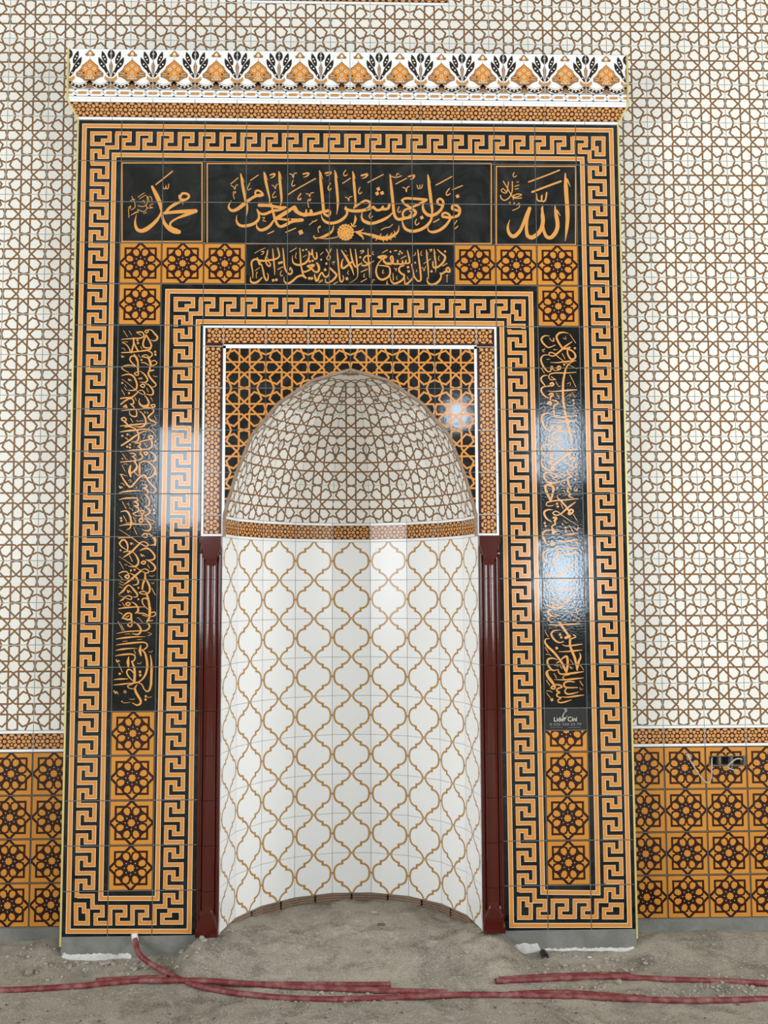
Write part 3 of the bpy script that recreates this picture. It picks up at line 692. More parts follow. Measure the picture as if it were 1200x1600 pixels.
((175, 730, 13.333), '''30,60,40|385,-30 365,80 390,190;36,30|520,10 450,90 390,130;16,20|470,110 550,180;40|575,-20 575,150;40,38,30,10|880,0 900,80 850,170 780,220 700,215 620,200;20,36,36,34,30|180,150 250,270 340,390 400,405 480,320 580,210 650,165 710,180;36,32,30,12|700,180 760,290 850,390 915,460 890,520 830,540 780,515;20,8|170,150 230,155 310,190
10|190,340 220,335 265,385;24,24,6|155,400 180,440 190,410 235,435;10|340,280 380,260 400,290 370,320;10|600,280 660,285;12|485,445 525,405;9|470,380 500,385;12,32,20|620,370 700,370 725,410 650,435;30,38,30|660,430 740,490 740,550 690,570;26,38,34,20|700,570 760,650 780,740 760,800 690,820;26,36,24|690,825 770,880 790,940 730,990 690,1000
14,40,26,6|150,538 260,508 500,490 640,495;14,34,26,24|155,678 260,650 470,640 530,660 530,700 460,715;32|470,720 540,760 540,800 470,805;34,32,20|490,815 550,860 540,920 440,960;20,14|440,965 500,1005 600,1010;26|580,920 630,900 680,930 640,970 590,945;32|630,980 620,1060;28|560,1110 600,1070 650,1100 610,1150 565,1125
12|215,715 295,865;13|820,590 880,710;o22|895,795;8|810,805 880,795;o28|872,890 880,955;9|600,640 660,690;10|310,770 350,760 350,800;10|355,855 390,860 440,910;12,38,42,34,6|180,930 280,910 340,950 385,1050 400,1170 370,1270 300,1310;13|240,1010 300,1125;13|440,1040 500,1145;o28|188,1060 195,1115
12,32,26,8|150,1220 280,1198 480,1185 640,1190 780,1200;10,12|280,1165 400,1150 480,1160;24,16,14|690,1010 740,1070 840,1110 880,1140 830,1195;14,36,38,10|670,1060 740,1120 800,1210 800,1290 740,1325 640,1305;8,12,20|150,1295 280,1380 400,1460 520,1550 600,1600;12|450,1260 520,1395;28|630,1420 680,1380 730,1400 720,1460 650,1450;12,36,38|740,1375 820,1420 890,1520 900,1620;24,26|140,1475 300,1460 430,1465'''),
((175, 840, 13.333), '''30,36,36,20|160,120 200,60 260,50 310,110 330,200 320,280;30,24,12|150,110 190,180 260,230 320,270;36,30,8|880,-10 910,80 870,150 770,155;10,16|420,0 560,110;16,26,18|570,110 650,85 720,110 755,155 700,180 620,140 570,110;30,40,44,16|590,110 500,200 400,300 240,410;o22|178,265;20,20,6|385,110 400,150 410,110 460,150
12,38,40,8|430,290 500,370 550,480 530,570 450,605 340,595;20,22|240,300 320,285 400,280;14,38,34,38,30,14|580,270 660,235 740,225 820,280 890,380 870,450 780,470 700,460;22,24,6|600,345 630,390 640,360 690,400;28|610,520 650,490 700,510 670,550 615,535;12,36,38,8|730,470 820,520 900,610 870,690 780,705
6,10,18|140,390 300,490 450,590 620,700;15|365,375 425,495;11|155,500 240,650;10|260,565 320,570;o26|395,685 470,670;13|740,565 785,640;14,24,16|610,680 680,650 750,680 760,720 720,740 640,710;34,40,44,14|610,690 500,780 400,870 250,975
12,28,24,20|140,750 220,710 300,710 350,760;32|270,810 310,780 360,800 330,850 280,825;12,36,36,10|370,740 480,800 545,900 530,970 430,990;10|780,795 850,805 880,785;12|150,785 225,870;10|160,910 240,940;10|150,955 245,1000;10|150,1020 220,1045;30,44,34|690,750 690,850 650,950 630,1070;30,42,40,30|700,850 760,960 790,1060 770,1140 720,1165;20|565,1145 640,1120 710,1140 700,1175 630,1175 570,1150;8|655,1080 655,1115
16,42,36,20|140,1180 230,1110 300,1020 350,990 390,1020;20,42,34,10|380,1000 450,1080 530,1190 500,1235 440,1235;o24|553,1045 550,1285;22,24,6|320,1100 340,1150 350,1110 410,1150;8,10|140,1205 240,1240;14,26,14|250,1240 340,1210 410,1240 400,1285 340,1280 280,1250;20,38,14|270,1250 220,1290 165,1325;15|830,1055 900,1195;10|820,940 860,960 875,930
40,46,46|720,1170 760,1300 780,1450 780,1600;26,26,12|740,1290 690,1260 630,1290 640,1370 690,1440 750,1490;26|285,1385 330,1350 380,1380 340,1415 290,1395;10,34,34,12|400,1340 480,1380 540,1460 550,1540 500,1575;14,34,24,10|130,1485 250,1462 480,1445 680,1445;12|220,1360 270,1440;9|130,1390 185,1410;9|140,1550 215,1590'''),
((170, 950, 13.333), '''30|610,0 600,70 560,105;10|205,80 290,140;46|860,0 855,150;14,38,36,30|270,220 330,150 400,105 470,120;30,40,40|300,210 400,240 460,220 470,130;18|360,190 420,160;36|470,210 480,290;28|395,345 440,310 485,345 450,390 400,365;12,38,40,10|510,285 590,330 660,420 660,500 600,550 480,530
24,22|620,110 720,110 810,150;20,14|700,140 800,180;24,26,16|870,100 950,85 980,130 930,170 880,180;44,42,30|840,150 840,210 790,280;30,14|800,270 920,260;30,36,30,20|800,310 850,370 830,430 770,470 690,475;10,26,22|165,530 350,495 550,480 690,475;13|195,280 285,470;13|260,350 320,465;11|590,205 630,215 700,300;9|340,545 430,540 450,550;10|820,510 890,540 820,580
12,40,26,6|150,650 260,628 550,600 760,600;9|290,695 390,690;9|590,655 690,655;12,38,28,28|155,775 260,755 520,725 730,715 800,760 790,820 740,860;20,64,30|665,780 650,880 670,990;30,44,48,44,30,20|700,870 760,960 800,1150 790,1300 740,1430 640,1530 530,1555;12,38,22,6|145,885 250,862 480,840 600,845;13|525,875 560,960
12,38,28,28|140,1000 240,978 450,960 540,990 540,1070 490,1120;20,64,30|415,1020 400,1120 410,1230;30,48,54,50|480,1110 530,1250 540,1400 530,1550;12,30,30,20|520,1530 430,1450 375,1350 400,1285 460,1290 510,1350;24,26,8|155,1080 180,1130 200,1090 235,1120;15|205,1160 285,1340;o30|228,1370;10|830,910 880,920 910,890;10|590,1150 640,1160 680,1130;o32|650,1330 655,1400
20,52,46|865,985 885,1100 890,1300 880,1600;12,36,14|105,1495 200,1482 400,1475'''),
((170, 1030, 15), '''50,52,44,20|1000,350 990,550 970,680 930,745 880,750 820,690;30,26|820,690 780,600 720,560;12,36,26,18|110,605 250,592 500,565 720,550;30,22,16|590,560 500,600 440,630 480,680 580,695;20,58,56,44,8|660,600 615,680 640,780 700,880 750,980 730,1050 660,1075 600,1050 540,1015;14,8|330,1020 430,1020 500,1005;o20|310,990
28,30,8|120,740 160,800 180,760 230,830;11|350,740 400,740 405,790 350,785;11|350,762 395,762;11|490,935 590,940 600,920;o34|868,870 862,945;11|905,900 1000,885'''),
((838, 510, 13.333), '''6,36,36,26,14|280,200 180,195 110,250 120,320 180,390 260,440 400,385;10,26|270,240 310,290 360,310 360,250;6,38,42,36,34|680,150 580,125 480,140 420,210 450,310 520,420 570,470 700,440;9|550,240 620,270 600,210;13|700,165 820,345;14,36,36,34|745,318 600,420 500,510 400,590;o28|802,455
30,36,36,30|650,470 650,560 690,650 750,690 810,650 810,590 760,520 680,480;9|110,500 180,465 130,520 170,530;o18|370,485;8|380,485 440,485;24|260,590 280,545 340,550 400,590 340,620 270,600;10,36,38,20|250,595 160,600 100,660 110,760 170,870 240,940 300,930;20,40,20|300,930 320,830 350,890;16,14|330,890 400,920 480,900;32|430,860 470,830 510,860 470,900 430,870;11|215,690 270,685
20,12,6|410,600 560,720 700,810 850,890;8,24,34,14|290,750 430,755 600,735 830,715;13|535,565 600,680;o28|580,795;14,40,46,46|770,730 680,780 620,870 590,980 560,1150 555,1350 560,1600;12|110,880 170,980;14,26,26,14|835,955 600,970 380,970 280,1000 260,1060 300,1110 400,1110;18|310,1050 400,1110
12,36,34,14|235,1020 150,1030 95,1090 130,1170 200,1250;38|290,1200 330,1175 360,1210 320,1240;12,36,34,14|240,1245 150,1260 100,1310 130,1400 200,1470 270,1490;30,20|240,1245 340,1230;12|700,1010 825,1260;12|405,1150 460,1245 500,1245;9|640,1200 710,1170 700,1240;8,24,36,14|250,1345 400,1355 600,1335 850,1320;36|270,1420 310,1395 350,1430 300,1460;30|300,1470 290,1530;12|415,1390 480,1490;12|745,1380 815,1475;9|620,1460 720,1410 690,1480'''),
((838, 620, 13.333), '''42|240,140 270,110 310,130 290,160;20,28,32|330,70 400,80 460,130 390,160 360,220 370,330;48,46,46|555,0 570,150 600,330 640,520;46,46,30|640,520 690,700 720,850 740,1000;30,20,30,14|370,340 390,410 490,435 650,410 840,390;8,26,36,14|280,530 420,535 600,520 850,495
8,40,40,20|330,360 220,345 140,370 110,440 140,570 200,660 270,710 320,690;20,40,20|310,690 320,590 350,650;16,20|340,650 420,690 490,680;32|440,640 490,610 530,640 470,670;14,26,26|850,715 650,725 480,725 370,750 330,800 350,860 420,880 490,850 430,815;20,26,26|280,820 200,860 260,910 350,950 390,990 310,1020 280,1070 310,1130;24,30,36,14|310,1130 450,1140 650,1120 850,1085;16,26,24|550,940 480,950 450,1000 500,1060 570,1120
10,36,34,14|290,1010 180,1000 110,1060 120,1130 180,1210 240,1260;30,20,14|290,1210 330,1290 420,1280 500,1255;36|280,1220 320,1190 340,1230;40,32,26|720,1160 620,1220 500,1310 400,1400 330,1410 270,1370 300,1330 360,1370;10,36,34,20|200,1310 110,1320 100,1370 150,1460 220,1520 300,1540;38|300,1500 340,1460 380,1500 320,1530;32|710,1310 750,1270 800,1300 760,1340
30|680,1190 700,1290;14,26,26|640,1320 590,1350 640,1390 740,1440 780,1490 700,1530;o28|825,1400 830,1460;o24|770,70 780,140;12|760,220 840,350;12|150,190 205,270;12|520,850 570,920'''),
((840, 730, 13.333), '''12,36,36,24|330,110 200,110 130,150 150,230 210,310 290,320;26,28,14|280,140 310,200 380,210 450,160 530,120;14,20,8|330,120 420,170 530,240;o30|555,180;13|310,240 400,285;36,32,24|620,80 650,140 710,190;24,42,30|700,190 630,230 640,330 690,440;30,38,14|640,440 620,500 680,550 650,600 740,640;10,6|660,90 830,225;11|770,70 830,160;o28|790,260;20,28|760,450 800,500 820,460
36,34,26,14|150,400 200,370 350,330 570,275;40,54,40|160,390 170,480 220,590 265,690;40,48,40|230,380 310,400 330,460 310,560 280,670;o30|410,430;11|475,350 560,400;15|545,475 590,580;8,36,36,36|430,570 410,630 480,700 600,830 680,960;14,28,28,14|840,655 600,680 350,700 210,730 180,780 230,810 330,795;o28|405,760 420,820;15|490,765 530,860;16,36,36,30|785,728 700,790 600,870 480,980;38|640,960 690,880 740,910 700,970 650,980
16,28,24|480,975 420,930 360,920 320,960 380,1000 470,985;8,42,40,12|320,890 220,885 140,930 150,1010 210,1090 300,1140;18,10,6|480,980 620,1080 750,1160 850,1220;46|330,1050 390,1060 350,1120;32|360,1120 370,1190;32,32,20|370,1190 300,1230 320,1300 400,1340;o28|150,1165 165,1225;10,40,36,20|290,1310 180,1320 110,1380 120,1480 180,1590;52|310,1300 330,1380;20,20,14|340,1380 400,1340 480,1330;o28|585,1260 592,1325;15|660,1215 750,1360;13|745,985 820,1110
20,28|780,1280 830,1300 840,1260;12,26,36,14|330,1430 500,1425 700,1395 850,1380;10,26,36,14|400,1560 600,1545 850,1505;9|535,1100 620,1170;o20|515,1185'''),
((842, 840, 13.333), '''40,30,16|100,-10 130,90 180,150;o52|280,130;10,24,32,12|400,90 600,70 830,40;24|770,110 820,120;10,24,34,12|430,235 620,225 820,210;10,26,34,12|400,360 600,335 830,310;10,36,34,20|250,230 130,290 80,370 130,470 230,530;34|370,200 390,340 340,450 330,600;14,34,36,36|780,480 650,600 520,700 370,810;24,30,24|120,800 200,790 360,810;14,26,26|130,1080 190,1000 250,930;12,26,26|840,870 600,890 400,900
12,26,30,12|240,1120 500,1095 830,1050;14,38,38,30|790,1170 650,1270 520,1380 420,1470 320,1450 300,1390 400,1400;12,22,22|260,1290 430,1290 570,1275;12|150,1170 210,1280;12,8|480,1440 690,1600;12|700,1350 790,1560;24,26,20|160,1400 250,1450 400,1470;30|200,1600 180,1530 240,1500;9|520,900 620,1000;10|360,1200 400,1160'''),
((842, 950, 13.333), '''36,34,14|240,30 180,80 230,140 300,170 430,155;20,36,14|240,170 190,230 250,290 400,270;10|520,0 860,250;12|770,0 810,130;10,26,32,12|190,350 400,355 600,340 880,330;40,46,42|430,290 480,380 560,490 630,600;10,38,36,20|430,465 320,470 260,530 290,620 370,700 450,720 510,700;o30|440,555 465,610;60|560,620 640,590;24|680,640 770,600 720,560;13|130,490 195,600
44,48,54,30|650,650 650,780 690,900 750,1050 800,1290;14,28,32,12|490,760 560,790 700,780 910,750;8,24,36,12|400,910 600,905 900,875;10,46,48,40|220,640 140,650 130,720 190,810 300,910 400,1030 450,1100;o36|370,835;13|130,820 195,930;12,10|140,965 220,970 250,1000;44,48,50,30|450,1100 500,1180 570,1340;40,50,46,14|575,1330 600,1180 590,1030 550,1010 480,1060 450,1110
30,48,46,16|795,1290 830,1120 870,1020 850,940;12,42,40,14|390,1080 280,1045 190,1070 180,1150 230,1250 300,1300 400,1280;22|370,1140 450,1110;24,32,46,12|400,1290 440,1370 600,1370 930,1325;12|650,1075 715,1165;13|855,1180 930,1285;11|330,1200 390,1195 400,1220;14|435,1190 480,1260;11|640,1210 660,1260 710,1250;11|660,1220 680,1250
8,26,38,12|320,1490 500,1495 700,1480 930,1455;14,22|640,1390 530,1410 500,1450 520,1480;10,46,48,46|260,1290 180,1310 160,1370 210,1470 320,1600;14|315,1365 370,1460;13|160,1510 220,1600;13|850,1520 900,1600'''),
((845, 1030, 13.333), '''40,48,42|130,260 150,350 230,460 290,560;32|215,590 250,560 300,580 270,620 220,605;30,32,32|320,530 400,540 440,580 360,610 330,650 390,690;30,32,20|390,700 340,720 340,770 410,800;26,28,32,10|420,810 360,850 380,900 480,895 640,845;8,26,36,12|400,785 560,790 750,765 900,745;20,38,30,20|700,475 600,460 510,480 480,540 540,590 760,590;20,36,30,12|540,600 500,660 540,720 640,720 780,685
o38|230,845;14|125,710 205,810;12|120,660 190,660 235,690;14|120,440 185,545;14|275,300 330,395;12|815,455 880,555;12|815,590 830,630 870,630'''),
]
for (x0, y0, s), txt in LETTERS:
    f = O(x0, y0, s)
    for item in txt.replace('\n', ';').split(';'):
        if not item.strip(): continue
        ws, pts = item.split('|')
        P = [tuple(map(float, q.split(','))) for q in pts.split()]
        if ws[0] == 'o':
            r = float(ws[1:])
            for q in P: INS.add([f(q[0] + r * 1.05 * math.cos(a + .35), q[1] + r * 1.05 * math.sin(a + .35)) for a in (0, math.pi / 2, math.pi, math.pi * 1.5)], 'gold_letter_print', 1)
        else: INS.stroke(P, [float(q) for q in ws.split(',')], f, 'gold_letter_print', 0)
FR.p += INS.p

# ---- facing tiles of the front
XB = [-1.3, -1.095, -.896, -.697, -.498, -.3, -.1, .1, .298, .498, .697, .896, 1.095, 1.3]
ZB = [3.9 - .2 * i for i in range(20)]
def front_tile(name, x0, z0, x1, z1, base, art=FR, parent=mih, cut=None):
    cx, cz = (x0 + x1) / 2, (z0 + z1) / 2
    me = tile_mesh(name, box2(x0, z0, x1, z1), art, base, cut=cut, origin=(cx, cz))
    return link(name, me, parent, (cx, 0, cz)) if me else None
for r in range(19):
    for c in range(13):
        x0, x1, z1, z0 = XB[c], XB[c + 1], ZB[r], ZB[r + 1]
        if r >= 5 and 3 <= c <= 9: continue
        outer = r == 0 or c in (0, 12) or r == 18
        inner = (r == 4 and 2 <= c <= 10) or (r >= 4 and c in (2, 10))
        cx, cz = (x0 + x1) / 2, (z0 + z1) / 2
        if outer or inner: front_tile('key_border_tile', x0, z0, x1, z1, 'black_glaze')
        elif (r == 3 and c in (1, 2, 3, 9, 10, 11)) or (r == 4 and c in (1, 11)) or (r >= 14 and c == 1) or (r >= 15 and c == 11):
            me = tile_mesh('rosette_tile', box2(-(x1 - x0) / 2, -.1, (x1 - x0) / 2, .1), ART_ROSE, 'rosette_brown'); link('rosette_tile', me, mih, (cx, 0, cz))
        elif r == 14 and c == 11:
            me = tile_mesh('rosette_tile', box2(-(x1 - x0) / 2, -.1, (x1 - x0) / 2, -.002), ART_ROSE, 'rosette_brown'); link('rosette_tile', me, mih, (cx, 0, cz))
            plq = tile_mesh('maker_plaque', box2(x0, cz - .002, x1, z1), None, 'plaque_black', origin=(cx, cz + .05)); plq = link('maker_plaque', plq, mih, (cx, 0, cz + .05))
            plq['label'] = 'black plaque tile with ivory lettering'
        else: front_tile('inscription_tile', x0, z0, x1, z1, 'black_rippled_glaze' if r >= 5 else 'black_glaze')

# lettering and tulip emblem on the plaque
def text_part(name, body, fit, m, parent, y=-.0008):
    """fit = (u0, v_base, u1, cap height in px) in photo coordinates"""
    cu = D.curves.new(name, 'FONT'); cu.body = body; cu.size = 1.0
    to = D.objects.new(name, cu); COL.objects.link(to)
    me = D.meshes.new_from_object(to.evaluated_get(bpy.context.evaluated_depsgraph_get()))
    D.objects.remove(to); D.curves.remove(cu)
    xs = [v.co.x for v in me.vertices]; ys = [v.co.y for v in me.vertices]
    (xa, za), (xb, _) = px(fit[0], fit[1]), px(fit[2], fit[1]); hz = px(fit[0], fit[1] - fit[3])[1] - za
    sx = (xb - xa) / (max(xs) - min(xs)); sz = hz / max(ys)
    L = parent.location
    for v in me.vertices: v.co = (xa + (v.co.x - min(xs)) * sx - L.x, y, za + v.co.y * sz - L.z)
    me.materials.clear(); me.materials.append(MATS[m]); return link(name, me, parent)
bpy.context.view_layer.update()
text_part('maker_name', 'Lider Cini', (865.6, 1127.2, 901.4, 7.0), 'plaque_ivory', plq)
text_part('phone_number', '0 532 320 23 79', (859, 1133.6, 908, 3.6), 'plaque_grey', plq)
em = Art(); f = O(840, 1100, 15)
for ws, p in (((6, 15, 14, 4), '640,190 600,250 590,300 620,330 660,318 700,275'), ((14, 10, 2), '645,190 650,150 690,110'), ((10, 8, 2), '650,170 645,140 610,105'), ((8, 7, 2), '652,160 655,120 655,90'), ((8, 3), '660,185 685,160 690,130')):
    em.stroke([tuple(map(float, q.split(','))) for q in p.split()], list(ws), f, 'plaque_ivory')
em.stroke([(295, 547), (580, 547)], [5, 5], f, 'plaque_grey'); em.stroke([(710, 547), (1000, 547)], [5, 5], f, 'plaque_grey')
mb = MB()
for p in em.p: mb.face([(q[0] - plq.location.x, -.0008, q[1] - plq.location.z) for q in p[0]], p[1])
mb.build('tulip_emblem', plq)

# brown frame and black star panel round the arch
cells = [(FX0, 2.8, -.6, 2.9), (.6, 2.8, FX1, 2.9)] + [(-.6 + .2 * i, 2.8, -.4 + .2 * i, 2.9) for i in range(6)]
for k in range(5):
    z1 = 2.8 - .2 * k; z0 = max(z1 - .2, 1.9)
    cells += [(FX0, z0, -.6, z1), (.6, z0, FX1, z1)]
for q in cells: front_tile('band_tile', *q, 'bright_white_glaze', BAND)
for i in range(6):
    for k in range(4):
        x0, z0 = -.6 + .2 * i, 2.6 - .2 * k; cx, cz = x0 + .1, z0 + .1
        cut = [(x - cx, z - cz) for x, z in OPEN]
        hit = clip(box2(-.1, -.1, .1, .1), ccw(cut))
        me = tile_mesh('star_panel_tile', box2(-.1, -.1, .1, .1), ART_PANEL, 'black_glaze', cut=cut if hit else None)
        if me: link('star_panel_tile', me, mih, (cx, 0, cz))
# white inner line over the panel edge is part of the frame: thin glazed listel
ls = MB()
for a, b in (((-.6, 1.985), (-.588, 2.802)), ((.588, 1.985), (.6, 2.802)), ((-.6, 2.790), (.6, 2.802))):
    ls.box((a[0], -.0022, a[1]), (b[0], .004, b[1]), 'bright_white_glaze')
ls.build('white_listel', mih)

# ---- niche: nine flat tile columns on a half circle
FACETS = [((i - 4) * 2 * HA, HA) for i in range(9)] + [(-(math.pi / 2 - ENDA / 2), ENDA / 2), ((math.pi / 2 - ENDA / 2), ENDA / 2)]
def ring_shell(rows, m, off):
    mb = MB(); angs = [-math.pi / 2] + [-(9 * HA) + 2 * HA * i for i in range(10)] + [math.pi / 2]
    mb.grid([[((r + off) * math.sin(a), (r + off) * math.cos(a), z) for a in angs] for r, z in rows], m)
    return mb
niche = ring_shell([(R, .098), (R, 2.0)], 'grout', .0014).build('niche', mih)
for phi, hw in FACETS:
    W2 = R * math.sin(hw); ap = R * math.cos(hw)
    sl = hw < HA * .9
    ox = 0 if not sl else (.1 - W2) * (1 if phi < 0 else -1)     # slivers show the neighbouring edge of a tile
    key_ = 'n' if not sl else ('l' if phi < 0 else 'r')
    if key_ not in (ME := globals().setdefault('_ME', {})):
        A = Art(); A.p = [([(x - ox, z) for x, z in p], m, l, a0 - ox, a1 - ox, b0, b1) for p, m, l, a0, a1, b0, b1 in ART_OGEE.p]
        B = Art(); B.p = [([(x - ox, z) for x, z in p], m, l, a0 - ox, a1 - ox, b0, b1) for p, m, l, a0, a1, b0, b1 in ART_BAND.p]
        ME[key_] = (tile_mesh('niche_tile', box2(-W2, -.1, W2, .1, .0009), A, 'bright_white_glaze'),
                    tile_mesh('band_tile', box2(-W2, -.05, W2, .05, .0009), B, 'bright_white_glaze'))
    loc = (ap * math.sin(phi), ap * math.cos(phi))
    for r in range(9): link('niche_tile', ME[key_][0], niche, (loc[0], loc[1], 1.8 - .2 * r), -phi)
    link('band_tile', ME[key_][1], niche, (loc[0], loc[1], 1.95), -phi)
# hollow clay bricks showing under the lowest niche tiles
nb = 10
for i in range(nb):
    a0 = -math.pi / 2 + math.pi * (i + .02) / nb; a1 = -math.pi / 2 + math.pi * (i + .97) / nb; mb = MB()
    z = -.02
    prof_ = []
    while z < .094: prof_ += [(R + .004, z), (R + .004, z + .006), (R + .011, z + .0075), (R + .011, z + .0105)]; z += .012
    prof_ += [(R + .004, .094), (R + .08, .094)]
    aa = [a0 + (a1 - a0) * k / 2 for k in range(3)]
    mb.grid([[(r * math.sin(a), r * math.cos(a), z) for a in aa] for r, z in prof_], 'brick_clay')
    mb.build('hollow_brick', niche)

mb = MB(); mb.grid([[((R + .075) * math.sin(a), (R + .075) * math.cos(a), z) for a in [-math.pi / 2 + math.pi * k / 20 for k in range(21)]] for z in (-.05, .1)], 'box_dark')  # dark sheet added behind the bricks so no light leaks through their gaps
mb.grid([[(r * math.sin(a), r * math.cos(a), .099) for a in [-math.pi / 2 + math.pi * k / 20 for k in range(21)]] for r in (R + .008, R + .076)], 'box_dark'); mb.build('light_block_backing', niche)

# ---- half dome
dome = ring_shell(RINGS, 'grout', .002).build('semi_dome', mih)
for j in range(5):
    (r0, z0), (r1, z1) = RINGS[j], RINGS[j + 1]
    for kind in ('n', 'l', 'r'):
        hw = HA if kind == 'n' else ENDA / 2
        a0, a1 = r0 * math.cos(hw), r1 * math.cos(hw); L = math.hypot(a1 - a0, z1 - z0)
        w0, w1 = r0 * math.sin(hw), r1 * math.sin(hw); g = .0009
        reg = [(-w0 + g, -L / 2 + g), (w0 - g, -L / 2 + g)] + ([(w1 - g, L / 2 - g), (-w1 + g, L / 2 - g)] if w1 > .004 else [(0, L / 2 - g)])
        if w0 < .003: continue
        sy, sz = (a1 - a0) / L, (z1 - z0) / L
        mx = lambda x, v, d: (x, (a0 + a1) / 2 + v * sy + d * sz, (z0 + z1) / 2 + v * sz - d * sy)
        ox = 0 if kind == 'n' else (.1 - w0) * (1 if kind == 'l' else -1)
        A = Art(); A.p = [([(x - ox, z) for x, z in p], m, l, b0 - ox, b1 - ox, c0, c1) for p, m, l, b0, b1, c0, c1 in ART_WALL.p]
        me = tile_mesh('dome_tile', reg, A, 'white_glaze', fn=mx, bevel=False, thick=.006)
        for phi, h_ in FACETS:
            k_ = 'n' if h_ > HA * .9 else ('l' if phi < 0 else 'r')
            if k_ == kind: link('dome_tile', me, dome, None, -phi)
# rough edge where dome and panel meet
rim = MB()
path = [(-r, z) for r, z in [(R, 1.90)] + RINGS] + [(r, z) for r, z in ([(R, 1.90)] + RINGS)[::-1][1:]]
rows = []
for i, (x, z) in enumerate(path):
    a = path[max(i - 1, 0)]; b = path[min(i + 1, len(path) - 1)]
    l = math.hypot(b[0] - a[0], b[1] - a[1]); nx, nz = -(b[1] - a[1]) / l, (b[0] - a[0]) / l
    rows.append([(x + nx * .001, .006, z + nz * .001), (x + nx * .001, -.0035, z + nz * .001), (x - nx * .012, -.003, z - nz * .012), (x - nx * .0135, .012, z - nz * .0135)])
rim.grid(rows, 'rim_grout'); rim.build('arch_rim', mih)
mb = MB(); mb.box((-.004, .002, 2.672), (.005, .05, 2.690), 'rim_grout')
pts = [onplane(548, 581, .0), onplane(556, 634, .0)]
mb.build('crown_joint', mih)

# ---- corner columns of the niche
def column(sx):
    # profile in plan from the frame side (u=0) to the niche (u=.1), d = projection towards the viewer
    prof_ = [(0, .0), (.0, .010), (.010, .012)]
    prof_ += [(.016 + .006 * math.sin(t), .012 - .0 + .006 * math.cos(t) - .004) for t in (-1.2, -.4, .4, 1.2)]
    prof_ += [(.052 + .030 * math.sin(t), .006 + .026 * math.cos(t)) for t in [-1.5 + .25 * k for k in range(13)]]
    prof_ += [(.089 + .006 * math.sin(t), .008 + .006 * math.cos(t)) for t in (-1.2, -.4, .4, 1.2)]
    prof_ += [(.098, .006), (.1005, -.004), (.1005, -.045)]
    pos = lambda u, d, z: (sx * (-.697 + u) if sx > 0 else (.697 - u), -d, z)
    cb = MB(); cb.box((min(pos(.004, 0, 0)[0], pos(.097, 0, 0)[0]), .0, .1), (max(pos(.004, 0, 0)[0], pos(.097, 0, 0)[0]), .05, 1.898), 'grout')
    c = cb.build('column', mih)
    c['label'] = 'dark red glazed ' + ('left' if sx > 0 else 'right') + ' niche column'
    def piece(name, za, zb, fn2=None, m='column_glaze'):
        mb = MB(); zs = [za + .001, zb - .001] if fn2 is None else [za + .001 + (zb - za - .002) * k / 14 for k in range(15)]
        rows = []
        for z in zs:
            rows.append([pos(*(q if fn2 is None else fn2(q, z)), z) for q in prof_])
        if sx < 0: rows = rows[::-1]
        mb.grid(rows, m)
        mb.f.append(tuple(range(len(prof_)))[::-1]); mb.m.append(0)
        n = len(mb.v); mb.f.append(tuple(range(n - len(prof_), n))); mb.m.append(0)
        o = mb.build(name, c, smooth=True)
        md = o.modifiers.new('edge', 'EDGE_SPLIT'); md.split_angle = math.radians(50)
        return o
    def stop(q, t):
        """t=1 square block, t=0 shaft: the block narrows like a cushion capital"""
        u, d = q
        if t <= 0 or d < 0: return q
        half_ = .022 + .030 * min(t, 1) ** .8
        blk = .034 if abs(u - .05) < half_ else d
        return (u, max(d, blk))
    piece('capital', 1.7, 1.9, lambda q, z: stop(q, (z - 1.785) / .085))
    for k in range(7): piece('shaft_piece', .3 + .2 * k, .5 + .2 * k)
    piece('column_foot', .1, .3, lambda q, z: stop(q, (.215 - z) / .085))
column(1); column(-1)

# ---- cornice
CX0, CX1, CY = -1.34, 1.34, -.045
CZ0, CZ1, CZ2, CZ3 = 3.903, 3.982, 4.032, 4.232
cb = MB()
bot = [(-1.3, 0, CZ0), (1.3, 0, CZ0), (1.3, WY, CZ0), (-1.3, WY, CZ0)]
mid = [(CX0, CY, CZ1), (CX1, CY, CZ1), (CX1, WY, CZ1), (CX0, WY, CZ1)]
top = [(CX0, CY, CZ3), (CX1, CY, CZ3), (CX1, WY, CZ3), (CX0, WY, CZ3)]
sh = lambda P: [(x * .9985, y + .0014, z) for x, y, z in P]
bot, mid, top = sh(bot), sh(mid), sh(top)
for a, b in ((bot, mid), (mid, top)):
    for i in range(4): cb.face([a[i], a[(i + 1) % 4], b[(i + 1) % 4], b[i]], 'grout')
cb.face(bot[::-1], 'cement'); cb.face(top, 'cement')
cor = cb.build('cornice', mih)

